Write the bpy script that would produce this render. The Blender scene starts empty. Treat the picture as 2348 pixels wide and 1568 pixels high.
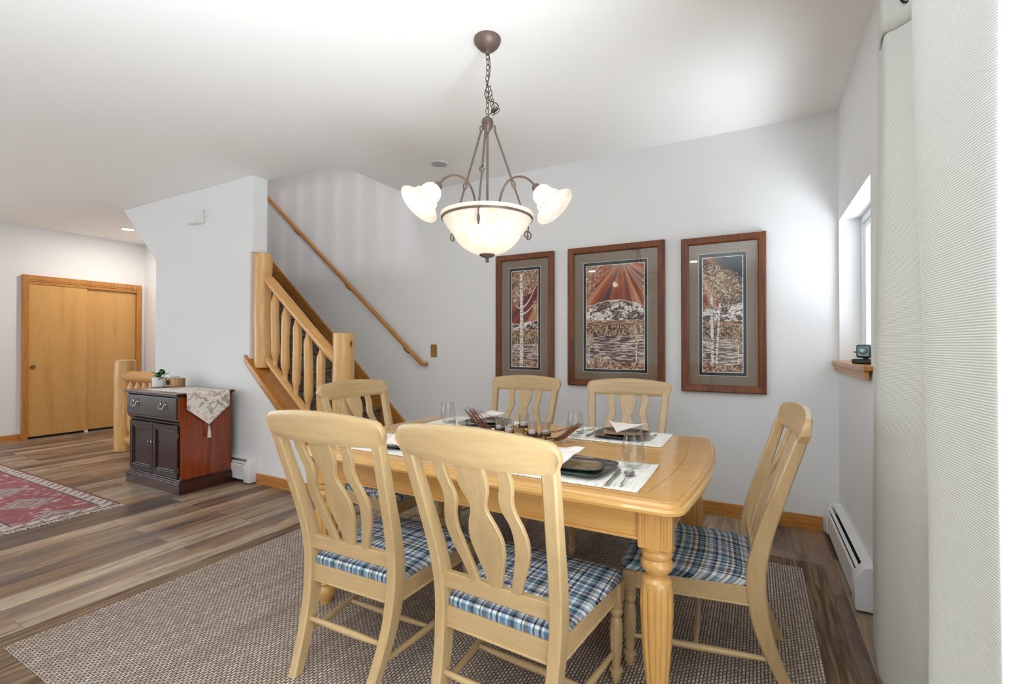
import bpy, bmesh, math, random
import numpy as np
from mathutils import Vector, Matrix, noise as mnoise

random.seed(7)
RNG = np.random.default_rng(11)
PI = math.pi
SC = bpy.context.scene
COL = SC.collection

# ------------------------------------------------------------------ camera
CAM_H = 1.235
F_PX, YAW, PITCH, ROLL = 1059.5656, math.radians(27.75276), math.radians(0.43706), math.radians(0.06844)
cam_d = bpy.data.cameras.new('camera')
cam = bpy.data.objects.new('camera', cam_d)
COL.objects.link(cam)
cam_d.sensor_fit = 'HORIZONTAL'
cam_d.sensor_width = 36.0
cam_d.lens = 36.0 * F_PX / 2348.0
cam_d.clip_start = 0.05
fwd = Vector((-math.sin(YAW) * math.cos(PITCH), math.cos(YAW) * math.cos(PITCH), math.sin(PITCH)))
rt = Vector((math.cos(YAW), math.sin(YAW), 0))
up = rt.cross(fwd)
rt2 = rt * math.cos(ROLL) + up * math.sin(ROLL)
up2 = rt2.cross(fwd)
cam.matrix_world = Matrix(((rt2.x, up2.x, -fwd.x, 0), (rt2.y, up2.y, -fwd.y, 0), (rt2.z, up2.z, -fwd.z, CAM_H), (0, 0, 0, 1)))
SC.camera = cam

# ------------------------------------------------------------------ colour management, world, lights
SC.view_settings.view_transform = 'Standard'
SC.view_settings.look = 'None'
SC.view_settings.gamma = 1
SC.view_settings.use_curve_mapping = False
SC.view_settings.exposure = 0.47
SC.cycles.max_bounces = 10
SC.cycles.diffuse_bounces = 6
SC.cycles.glossy_bounces = 4
SC.cycles.transmission_bounces = 8
SC.cycles.transparent_max_bounces = 16
SC.cycles.sample_clamp_indirect = 8
SC.cycles.caustics_reflective = False
SC.cycles.caustics_refractive = False

world = bpy.data.worlds.new('world')
SC.world = world
world.use_nodes = True
world.node_tree.nodes['Background'].inputs[0].default_value = (0.86, 0.93, 1.0, 1)
world.node_tree.nodes['Background'].inputs[1].default_value = 2.1


def area(name, loc, direction, sx, sy, power, color=(1, 1, 1), spread=None):
    d = bpy.data.lights.new(name, 'AREA')
    d.shape = 'RECTANGLE'
    d.size, d.size_y = sx, sy
    d.energy = power
    d.color = color
    if spread: d.spread = spread
    o = bpy.data.objects.new(name, d)
    COL.objects.link(o)
    o.location = loc
    o.rotation_euler = Vector(direction).to_track_quat('-Z', 'Z').to_euler()
    return o


DAY = (0.86, 0.94, 1.0)
WARM = (1.0, 0.86, 0.70)
area('daylight_patio_door', (1.6, -0.3, 0.05), (-0.38, 0.05, 1.0), 1.6, 3.2, 270, DAY, 2.1)
area('daylight_side_window', (1.25, 3.0, 0.55), (-0.6, -0.25, 1.0), 0.9, 0.9, 24, DAY, 2.0)
area('added_left_fill', (-8.9, -1.2, 1.35), (1, 0, 0.6), 1.8, 3.4, 25, DAY)  # added fill light for a made-up window left of view
area('added_front_fill', (-7.35, -3.95, 1.45), (0, 1, 0.1), 1.6, 2.0, 10, DAY)  # added fill light behind the camera, its window is made up
area('unseen_landing_light', (-4.1, 0.7, 5.3), (0, 1, -0.95), 0.5, 0.35, 34, (0.97, 0.97, 1.0))  # unseen area light upstairs, placed to cast the baluster stripes

# ------------------------------------------------------------------ room numbers
XR, XL, YB, YF, CH = 0.487, -8.42, 3.70, -3.5, 2.79
YP, WT = 2.615, 0.15          # partition front face, thickness
XE = -4.05                    # partition free end
STAIR_K = 0.859               # rise over run
RISE, RUN = 0.195, 0.227
X_FIRST = -3.05


def z_nose(x):
    return RISE + STAIR_K * (X_FIRST - x)


# ------------------------------------------------------------------ material helpers
def srgb(r, g, b):
    f = lambda c: (c / 255 / 12.92) if c / 255 <= 0.04045 else ((c / 255 + 0.055) / 1.055) ** 2.4
    return (f(r), f(g), f(b), 1.0)


class NT:
    def __init__(s, name):
        s.m = bpy.data.materials.new(name)
        s.m.use_nodes = True
        s.t = s.m.node_tree
        s.n = s.t.nodes
        s.b = s.n['Principled BSDF']
        s.out = s.n['Material Output']

    def new(s, kind, **kw):
        nd = s.n.new(kind)
        for k, v in kw.items():
            setattr(nd, k, v)
        return nd

    def link(s, a, b):
        s.t.links.new(a, b)

    def setin(s, nd, key, v):
        if isinstance(v, bpy.types.NodeSocket):
            s.link(v, nd.inputs[key])
        else:
            nd.inputs[key].default_value = v

    def coord(s, scale=(1, 1, 1), loc=(0, 0, 0), rot=(0, 0, 0), kind='Object'):
        tc = s.new('ShaderNodeTexCoord')
        mp = s.new('ShaderNodeMapping')
        mp.inputs['Scale'].default_value = scale
        mp.inputs['Location'].default_value = loc
        mp.inputs['Rotation'].default_value = rot
        s.link(tc.outputs[kind], mp.inputs[0])
        return mp.outputs[0]

    def noise(s, vec, scale=5, detail=4, rough=0.55, dist=0):
        nd = s.new('ShaderNodeTexNoise')
        s.link(vec, nd.inputs['Vector'])
        nd.inputs['Scale'].default_value = scale
        nd.inputs['Detail'].default_value = detail
        nd.inputs['Roughness'].default_value = rough
        nd.inputs['Distortion'].default_value = dist
        return nd.outputs['Fac']

    def ramp(s, fac, stops, interp='LINEAR'):
        nd = s.new('ShaderNodeValToRGB')
        nd.color_ramp.interpolation = interp
        e = nd.color_ramp.elements
        while len(e) > len(stops):
            e.remove(e[-1])
        while len(e) < len(stops):
            e.new(0.5)
        for i, (p, c) in enumerate(stops):
            e[i].position = p
            e[i].color = c if len(c) == 4 else (*c, 1)
        s.link(fac, nd.inputs[0])
        return nd.outputs[0]

    def math(s, op, a, b=None, c=None, clamp=False):
        nd = s.new('ShaderNodeMath', operation=op)
        nd.use_clamp = clamp
        s.setin(nd, 0, a)
        if b is not None: s.setin(nd, 1, b)
        if c is not None: s.setin(nd, 2, c)
        return nd.outputs[0]

    def mix(s, fac, a, b, mode='MIX'):
        nd = s.new('ShaderNodeMix', data_type='RGBA', blend_type=mode)
        s.setin(nd, 0, fac)
        s.setin(nd, 6, a)
        s.setin(nd, 7, b)
        return nd.outputs[2]

    def bump(s, height, strength=0.3, dist=0.01):
        nd = s.new('ShaderNodeBump')
        nd.inputs['Strength'].default_value = strength
        nd.inputs['Distance'].default_value = dist
        s.link(height, nd.inputs['Height'])
        s.link(nd.outputs[0], s.b.inputs['Normal'])
        return nd

    def col(s, v):
        s.setin(s.b, 'Base Color', v)

    def props(s, rough=0.5, metal=0.0, coat=0.0, coat_rough=0.1, spec=0.5):
        s.b.inputs['Roughness'].default_value = rough
        s.b.inputs['Metallic'].default_value = metal
        s.b.inputs['Coat Weight'].default_value = coat
        s.b.inputs['Coat Roughness'].default_value = coat_rough
        s.b.inputs['Specular IOR Level'].default_value = spec
        return s


def plain(name, c, rough=0.5, metal=0.0, coat=0.0, bump=0.0, bscale=200, vary=0.0):
    t = NT(name)
    t.props(rough, metal, coat)
    if vary:
        v = t.coord()
        n = t.noise(v, 6, 3)
        d = tuple(x * (1 - vary) for x in c[:3]) + (1,)
        t.col(t.ramp(n, [(0.3, d), (0.7, c)]))
    else:
        t.col(c)
    if bump:
        v = t.coord()
        t.bump(t.noise(v, bscale, 3), bump, 0.002)
    return t.m


def wood(name, light, dark, axis='x', rough=0.4, coat=0.2, grain=1.0, knots=0.0, fine=60.0, knot_scale=5.0, broad=3.0, contrast=0.6):
    t = NT(name)
    st = 0.09
    sc = {'x': (st, 1, 1), 'y': (1, st, 1), 'z': (1, 1, st)}[axis]
    v = t.coord(sc)
    big = t.noise(v, broad * 3, 3, 0.5, 1.2)
    fin = t.noise(v, fine, 3, 0.6, 0.3)
    mid = tuple(a * (1 - contrast * 0.5) + b * contrast * 0.5 for a, b in zip(light, dark))
    c1 = t.ramp(big, [(0.3, mid), (0.5, light), (0.62, light), (0.75, mid)])
    k = t.math('MULTIPLY', t.ramp(fin, [(0.42, (1, 1, 1, 1)), (0.6, (0, 0, 0, 1))]), 0.35 * grain)
    c2 = t.mix(k, c1, dark)
    if knots:
        ksc = {'x': (0.55, 1, 1), 'y': (1, 0.55, 1), 'z': (1, 1, 0.55)}[axis]
        kv = t.coord(ksc, (0.31, 0.17, 0.53))
        vo = t.new('ShaderNodeTexVoronoi')
        vo.inputs['Scale'].default_value = knot_scale
        t.link(kv, vo.inputs['Vector'])
        sep = t.new('ShaderNodeSeparateColor')
        t.link(vo.outputs['Color'], sep.inputs[0])
        on = t.math('GREATER_THAN', sep.outputs[0], 1 - knots)
        core = t.ramp(vo.outputs['Distance'], [(0.06, (1, 1, 1, 1)), (0.12, (0.4, 0.4, 0.4, 1)), (0.24, (0, 0, 0, 1))])
        kd = (dark[0] * 0.22, dark[1] * 0.16, dark[2] * 0.12, 1)
        c2 = t.mix(t.math('MULTIPLY', core, on), c2, kd)
    t.col(c2)
    t.props(rough, 0, coat, 0.15)
    t.bump(fin, 0.06, 0.001)
    return t.m


def glass_mat(name, tint=(1, 1, 1), lo=0.03, hi=0.9, edge=0.0):
    t = NT(name)
    t.n.remove(t.b)
    tr = t.new('ShaderNodeBsdfTransparent')
    tr.inputs[0].default_value = (*tint, 1)
    gl = t.new('ShaderNodeBsdfGlossy')
    gl.inputs['Roughness'].default_value = 0.02
    lw = t.new('ShaderNodeLayerWeight')
    mx = t.new('ShaderNodeMixShader')
    f = t.math('MULTIPLY_ADD', t.math('POWER', lw.outputs['Facing'], 4.0), hi, lo, clamp=True)
    t.link(f, mx.inputs[0])
    t.link(tr.outputs[0], mx.inputs[1])
    t.link(gl.outputs[0], mx.inputs[2])
    t.link(mx.outputs[0], t.out.inputs[0])
    return t.m


# ------------------------------------------------------------------ materials
def wall_mat(name, c, s=0.10):
    t = NT(name)
    t.col(c)
    t.props(0.75, spec=0.25)
    v = t.coord()
    t.bump(t.noise(v, 140, 3, 0.5), s, 0.004)
    return t.m


M = {}
M['wall'] = wall_mat('white_wall_paint', srgb(233, 233, 233))
M['ceiling'] = wall_mat('white_ceiling_paint', srgb(247, 246, 244), 0.12)
HONEY_L, HONEY_D = srgb(196, 134, 62), srgb(138, 78, 26)
M['oak_x'] = wood('honey_oak_along_x', HONEY_L, HONEY_D, 'x', 0.38, 0.25, knots=0.10, knot_scale=3)
M['oak_y'] = wood('honey_oak_along_y', HONEY_L, HONEY_D, 'y', 0.38, 0.25, knots=0.10, knot_scale=3)
M['oak_z'] = wood('honey_oak_upright', HONEY_L, HONEY_D, 'z', 0.38, 0.25)
M['log_z'] = wood('peeled_log_upright', srgb(228, 182, 116), srgb(182, 118, 56), 'z', 0.34, 0.35, 0.8, knots=0.30, knot_scale=9)
M['log_x'] = wood('peeled_log_lengthwise', srgb(218, 164, 92), srgb(168, 102, 42), 'x', 0.34, 0.35, 0.8, knots=0.25, knot_scale=9)
CH_L, CH_D = srgb(200, 170, 124), srgb(158, 118, 72)
for ax in 'xyz':
    M['chair_' + ax] = wood('pale_pine_' + ax, CH_L, CH_D, ax, 0.36, 0.3, 0.45, knots=0.07 if ax != 'y' else 0, knot_scale=7)
TB_L, TB_D = srgb(222, 172, 100), srgb(180, 122, 56)
for ax in 'xyz':
    M['table_' + ax] = wood('golden_pine_' + ax, TB_L, TB_D, ax, 0.22, 0.6, 0.55, knots=0.16, knot_scale=3.2 if ax != 'z' else 6)
M['groove'] = plain('dark_groove', srgb(120, 80, 40), 0.6)
M['steel'] = plain('polished_steel', srgb(205, 205, 208), 0.16, 1.0)
M['nickel'] = plain('antique_nickel', srgb(170, 165, 155), 0.28, 1.0)
M['brass'] = plain('aged_brass', srgb(168, 136, 78), 0.35, 0.9, vary=0.35)
M['bronze'] = plain('brown_bronze', srgb(116, 98, 88), 0.5, 0.45, vary=0.2)
M['bronze_d'] = plain('dark_brown_chain', srgb(72, 56, 46), 0.5, 0.5)
M['white_metal'] = plain('white_enamel', srgb(228, 228, 228), 0.4, 0.0, 0.2)
M['fin'] = plain('dark_heater_fins', srgb(40, 40, 44), 0.5, 0.3)
M['black'] = plain('black_plastic', srgb(22, 22, 24), 0.45)
M['white_plastic'] = plain('white_plastic', srgb(232, 232, 230), 0.4)
M['vinyl'] = plain('white_vinyl', srgb(240, 242, 244), 0.35)
M['glass'] = glass_mat('clear_tumbler_glass', (0.97, 0.975, 0.97), 0.045, 0.8)
M['votive'] = glass_mat('frosted_votive_glass', (0.93, 0.93, 0.94), 0.12, 0.9)
M['pane'] = glass_mat('window_glass', (0.98, 0.99, 0.99), 0.0, 0.8)
M['picture_glass'] = glass_mat('picture_glass', (0.99, 0.99, 0.99), 0.03, 0.9)
M['porcelain'] = plain('white_ceramic', srgb(238, 236, 234), 0.35, 0, 0.2)
M['recess_shade_disc'] = plain('recess_shade_grey', srgb(176, 176, 174), 0.35)  # grey that paints the shade of a recess
M['wax'] = plain('white_wax', srgb(226, 222, 226), 0.5)
M['leaf'] = plain('green_leaf', srgb(52, 120, 48), 0.45, vary=0.45)
M['soil'] = plain('dark_soil', srgb(60, 44, 34), 0.9)
M['twig'] = plain('reddish_brown_twig', srgb(120, 76, 54), 0.6, vary=0.4)
M['fringe'] = plain('off_white_fringe', srgb(206, 196, 184), 0.9, vary=0.2)
M['tassel'] = plain('cream_tassel', srgb(222, 208, 194), 0.8)
M['thread'] = plain('white_cotton_thread', srgb(236, 228, 222), 0.85)


def mat_floor():
    t = NT('mixed_tone_plank_floor')
    tc = t.coord((1, 1, 1), (0.35, 0.21, 0), (0, 0, math.radians(90)))
    br = t.new('ShaderNodeTexBrick')
    br.offset = 0.37
    br.inputs['Color1'].default_value = (0, 0, 0, 1)
    br.inputs['Color2'].default_value = (1, 1, 1, 1)
    br.inputs['Mortar'].default_value = (0.5, 0.5, 0.5, 1)
    br.inputs['Scale'].default_value = 1
    br.inputs['Brick Width'].default_value = 1.22
    br.inputs['Row Height'].default_value = 0.152
    br.inputs['Mortar Size'].default_value = 0.0012
    br.inputs['Mortar Smooth'].default_value = 0.1
    br.inputs['Bias'].default_value = 0.0
    t.link(tc, br.inputs['Vector'])
    rnd = br.outputs['Color']
    sep = t.new('ShaderNodeSeparateColor')
    t.link(rnd, sep.inputs[0])
    # grain coordinates shifted per plank
    gv = t.coord((1, 0.10, 1))
    comb = t.new('ShaderNodeCombineXYZ')
    t.link(t.math('MULTIPLY', sep.outputs[0], 31.0), comb.inputs[2])
    t.link(t.math('MULTIPLY', sep.outputs[0], 17.0), comb.inputs[1])
    va = t.new('ShaderNodeVectorMath', operation='ADD')
    t.link(gv, va.inputs[0])
    t.link(comb.outputs[0], va.inputs[1])
    g = va.outputs[0]
    n1 = t.noise(g, 5, 4, 0.6, 0.8)
    n2 = t.noise(g, 22, 5, 0.65, 0.6)
    n3 = t.noise(g, 90, 3, 0.6)
    tone = t.math('ADD', t.math('MULTIPLY', sep.outputs[0], 0.42), t.math('MULTIPLY', n1, 0.95))
    base = t.ramp(tone, [(0.34, srgb(64, 50, 44)), (0.50, srgb(102, 82, 68)), (0.62, srgb(132, 110, 92)),
                         (0.72, srgb(158, 128, 98)), (0.82, srgb(162, 144, 126)), (0.97, srgb(190, 166, 138))])
    tanf = t.ramp(t.noise(g, 3.2, 2, 0.5), [(0.52, (0, 0, 0, 1)), (0.66, (1, 1, 1, 1))])
    base = t.mix(t.math('MULTIPLY', tanf, 0.45), base, srgb(172, 128, 88))
    dk = t.ramp(n2, [(0.34, (1, 1, 1, 1)), (0.50, (0, 0, 0, 1))])
    base = t.mix(t.math('MULTIPLY', dk, 0.70), base, srgb(64, 50, 44))
    base = t.mix(t.math('MULTIPLY', t.ramp(n3, [(0.4, (1, 1, 1, 1)), (0.55, (0, 0, 0, 1))]), 0.22), base, srgb(60, 48, 42))
    base = t.mix(t.math('MULTIPLY', br.outputs['Fac'], 0.7), base, srgb(50, 42, 38))
    t.col(base)
    t.props(0.42, 0, 0.0, spec=0.45)
    h = t.math('SUBTRACT', n3, t.math('MULTIPLY', br.outputs['Fac'], 2.0))
    t.bump(h, 0.12, 0.002)
    return t.m


M['floor'] = mat_floor()


def mat_sisal():
    t = NT('pebble_weave_rug')
    v = t.coord((1, 1, 1), (0, 0, 0), (0, 0, math.radians(90)))
    nz = t.noise(v, 60, 2)
    vd = t.new('ShaderNodeVectorMath', operation='MULTIPLY_ADD')
    cb = t.new('ShaderNodeCombineXYZ')
    t.link(nz, cb.inputs[0]); t.link(nz, cb.inputs[1])
    t.link(cb.outputs[0], vd.inputs[0])
    vd.inputs[1].default_value = (0.006, 0.004, 0)
    t.link(v, vd.inputs[2])
    br = t.new('ShaderNodeTexBrick')
    br.offset = 0.5
    br.inputs['Color1'].default_value = (0.55, 0.55, 0.55, 1)
    br.inputs['Color2'].default_value = (1, 1, 1, 1)
    br.inputs['Mortar'].default_value = (0, 0, 0, 1)
    br.inputs['Scale'].default_value = 1
    br.inputs['Brick Width'].default_value = 0.020
    br.inputs['Row Height'].default_value = 0.0125
    br.inputs['Mortar Size'].default_value = 0.0032
    br.inputs['Mortar Smooth'].default_value = 0.6
    t.link(vd.outputs[0], br.inputs['Vector'])
    band = t.noise(t.coord((1, 0.06, 1)), 22, 2, 0.5)
    big = t.noise(v, 2.5, 3)
    light = t.mix(band, srgb(178, 156, 138), srgb(236, 226, 216))
    dark = t.mix(big, srgb(88, 72, 62), srgb(118, 100, 88))
    c = t.mix(br.outputs['Color'], dark, light)
    t.col(c)
    t.props(0.95, spec=0.1)
    t.bump(br.outputs['Color'], 0.6, 0.004)
    return t.m


M['sisal'] = mat_sisal()


def mat_border():
    t = NT('brown_rug_binding')
    v = t.coord()
    w = t.noise(t.coord((1, 0.05, 1)), 70, 2)
    n = t.noise(v, 160, 2)
    c = t.mix(t.ramp(w, [(0.4, (0, 0, 0, 1)), (0.62, (1, 1, 1, 1))]), srgb(100, 80, 64), srgb(148, 124, 102))
    c = t.mix(t.math('MULTIPLY', n, 0.35), c, srgb(84, 66, 54))
    t.col(c)
    t.props(0.95, spec=0.1)
    t.bump(n, 0.4, 0.003)
    return t.m


M['binding'] = mat_border()


def mat_plaid():
    t = NT('blue_plaid_cotton')
    tc = t.new('ShaderNodeTexCoord')
    sp = t.new('ShaderNodeSeparateXYZ')
    t.link(tc.outputs['Object'], sp.inputs[0])
    x = sp.outputs[0]
    y = t.math('ADD', sp.outputs[1], sp.outputs[2])
    W, N, B, T, G, K, R = (srgb(240, 243, 243), srgb(34, 50, 84), srgb(140, 162, 192), srgb(104, 146, 156), srgb(186, 186, 186), srgb(30, 30, 38), srgb(140, 124, 114))

    def stripes(s, off, stops, per):
        fr = t.math('FRACT', t.math('ADD', t.math('DIVIDE', s, per), off))
        return t.ramp(fr, stops, 'CONSTANT')

    sx = stripes(x, 10.1, [(0, W), (0.09, N), (0.15, W), (0.20, B), (0.32, W), (0.38, T), (0.46, N), (0.53, G), (0.60, W), (0.68, K), (0.71, W), (0.75, R), (0.84, B), (0.90, W), (0.96, N)], 0.150)
    sy = stripes(y, 10.37, [(0, T), (0.08, W), (0.17, N), (0.24, B), (0.31, W), (0.40, G), (0.47, W), (0.52, K), (0.56, T), (0.66, N), (0.73, W), (0.80, R), (0.88, W), (0.93, B)], 0.142)
    c = t.mix(0.5, t.mix(0.5, sx, sy), t.mix(1.0, sx, sy, 'MULTIPLY'))
    weave = t.noise(t.coord(), 420, 2)
    c = t.mix(t.math('MULTIPLY', weave, 0.25), c, srgb(60, 72, 92))
    t.col(c)
    t.props(0.85, spec=0.15)
    t.bump(weave, 0.2, 0.001)
    return t.m


M['plaid'] = mat_plaid()


def mat_placemat():
    t = NT('ribbed_cotton_placemat')
    tc = t.coord((1, 1, 1))
    sp = t.new('ShaderNodeSeparateXYZ')
    t.link(tc, sp.inputs[0])
    w = t.math('SINE', t.math('MULTIPLY', sp.outputs[0], 620.0))
    n = t.noise(t.coord((1, 0.12, 1)), 60, 2)
    c = t.ramp(n, [(0.30, srgb(206, 196, 178)), (0.40, srgb(240, 236, 228)), (0.64, srgb(244, 241, 234)), (0.74, srgb(214, 206, 192))])
    t.col(c)
    t.props(0.9, spec=0.1)
    t.bump(w, 0.35, 0.002)
    return t.m


M['placemat'] = mat_placemat()


def mat_curtain():
    t = NT('ribbed_pale_grey_linen')
    tc = t.new('ShaderNodeTexCoord')
    sp = t.new('ShaderNodeSeparateXYZ')
    t.link(tc.outputs['Object'], sp.inputs[0])
    rib = t.math('SINE', t.math('MULTIPLY', sp.outputs[2], 1250.0))
    n = t.noise(t.coord((60, 60, 3)), 8, 3)
    rr = t.math('MULTIPLY_ADD', rib, 0.5, 0.5)
    c = t.mix(rr, srgb(206, 208, 203), srgb(238, 240, 235))
    c = t.mix(t.math('MULTIPLY', n, 0.3), c, srgb(206, 208, 204))
    t.col(c)
    t.props(0.9, spec=0.1)
    t.bump(rr, 0.35, 0.0015)
    tl = t.new('ShaderNodeBsdfTranslucent')
    tl.inputs[0].default_value = srgb(245, 246, 242)
    mx = t.new('ShaderNodeMixShader')
    mx.inputs[0].default_value = 0.06
    t.link(t.b.outputs[0], mx.inputs[1])
    t.link(tl.outputs[0], mx.inputs[2])
    t.link(mx.outputs[0], t.out.inputs[0])
    return t.m


M['curtain'] = mat_curtain()


def mat_floral():
    t = NT('cream_floral_tapestry')
    v = t.coord()
    n1 = t.noise(v, 11, 2, 0.5, 1.2)
    n2 = t.noise(t.coord(loc=(4, 2, 7)), 13, 2, 0.5, 1.2)
    c = t.ramp(n1, [(0.30, srgb(206, 178, 162)), (0.40, srgb(232, 220, 210)), (0.52, srgb(240, 234, 226)), (0.62, srgb(228, 216, 206)), (0.72, srgb(186, 156, 136))])
    g = t.ramp(n2, [(0.56, (0, 0, 0, 1)), (0.62, (1, 1, 1, 1)), (0.68, (0.6, 0.6, 0.6, 1)), (0.74, (1, 1, 1, 1))])
    c = t.mix(t.math('MULTIPLY', g, 0.75), c, srgb(112, 118, 112))
    t.col(c)
    t.props(0.8, spec=0.2)
    t.bump(t.noise(v, 400, 2), 0.2, 0.001)
    return t.m


M['floral'] = mat_floral()


def mat_carpet():
    t = NT('grey_brown_stair_carpet')
    v = t.coord()
    n = t.noise(v, 70, 3, 0.7)
    n2 = t.noise(v, 14, 3, 0.6, 1.0)
    c = t.ramp(t.math('MULTIPLY_ADD', n2, 0.5, t.math('MULTIPLY', n, 0.5)), [(0.35, srgb(78, 64, 58)), (0.5, srgb(122, 106, 98)), (0.65, srgb(162, 148, 140))])
    t.col(c)
    t.props(0.98, spec=0.05)
    t.bump(n, 0.8, 0.01)
    return t.m


M['carpet'] = mat_carpet()
M['mahogany_front'] = wood('dark_stained_mahogany', srgb(40, 26, 26), srgb(20, 12, 13), 'z', 0.25, 0.3, 0.4)
M['mahogany_side'] = wood('red_brown_mahogany', srgb(146, 62, 22), srgb(56, 18, 10), 'z', 0.22, 0.4, 0.8, broad=1.6, contrast=1.4)
M['mahogany_base'] = wood('dark_red_mahogany', srgb(66, 30, 22), srgb(30, 14, 13), 'y', 0.25, 0.3, 0.6)
M['door_ply'] = wood('birch_plywood_door', srgb(208, 158, 92), srgb(176, 120, 60), 'z', 0.4, 0.2, 0.35, broad=1.3, contrast=0.9)
M['frame_wood'] = wood('rustic_red_brown_frame', srgb(128, 64, 18), srgb(42, 14, 6), 'z', 0.42, 0.10, 1.0, broad=5, contrast=1.2)
M['block_wood'] = wood('two_tone_block_wood', srgb(196, 146, 96), srgb(70, 44, 30), 'z', 0.5, 0.1, 1.0, broad=9, contrast=1.8)
M['passe'] = plain('taupe_mat_board', srgb(136, 118, 100), 0.85)
M['passe_black'] = plain('black_mat_board', srgb(14, 18, 24), 0.85)
M['passe_white'] = plain('white_bevel_line', srgb(232, 232, 230), 0.7)


def mat_plate(name, base, rim):
    t = NT(name)
    v = t.coord()
    n = t.noise(v, 12, 3, 0.6, 1.0)
    t.col(t.ramp(n, [(0.35, rim), (0.55, base), (0.75, base)]))
    t.props(0.15, 0, 0.6)
    return t.m


M['plate_teal'] = mat_plate('teal_green_glaze', srgb(100, 146, 134), srgb(52, 76, 76))
M['plate_dark'] = mat_plate('dark_brown_glaze', srgb(62, 54, 46), srgb(30, 26, 24))
M['plate_copper'] = mat_plate('copper_red_glaze', srgb(150, 84, 64), srgb(92, 58, 52))
M['plate_olive'] = mat_plate('olive_tan_glaze', srgb(160, 138, 100), srgb(112, 90, 70))
M['glaze_rim'] = plain('dark_glazed_rim', srgb(40, 38, 38), 0.12, 0, 0.8)


def mat_shade():
    t = NT('white_alabaster_glass')
    v = t.coord()
    n = t.noise(v, 9, 4, 0.6, 2.5)
    c = t.ramp(n, [(0.35, srgb(244, 232, 214)), (0.6, srgb(250, 246, 240))])
    t.col(c)
    t.props(0.25, 0, 0.3)
    tl = t.new('ShaderNodeBsdfTranslucent')
    t.link(c, tl.inputs[0])
    mx = t.new('ShaderNodeMixShader')
    mx.inputs[0].default_value = 0.5
    t.link(t.b.outputs[0], mx.inputs[1])
    t.link(tl.outputs[0], mx.inputs[2])
    t.link(mx.outputs[0], t.out.inputs[0])
    return t.m


M['shade'] = mat_shade()


def emis(name, c, s):
    t = NT(name)
    t.b.inputs['Base Color'].default_value = (*c, 1)
    t.b.inputs['Emission Color'].default_value = (*c, 1)
    t.b.inputs['Emission Strength'].default_value = s
    return t.m


M['bulb'] = emis('lit_bulb', (1, 0.86, 0.66), 3)
M['down_on'] = emis('lit_downlight', (1, 0.93, 0.82), 9)


def mat_vcol(name, rough=0.6, coat=0.0, bump=0.0):
    t = NT(name)
    a = t.new('ShaderNodeVertexColor')
    a.layer_name = 'paint'
    t.link(a.outputs[0], t.b.inputs['Base Color'])
    t.props(rough, 0, coat)
    if bump:
        t.bump(t.noise(t.coord(), 260, 2), bump, 0.002)
    return t.m


M['art'] = mat_vcol('painted_print', 0.85)
M['woven'] = mat_vcol('woven_wool_pile', 0.95, 0, 0.6)


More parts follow.
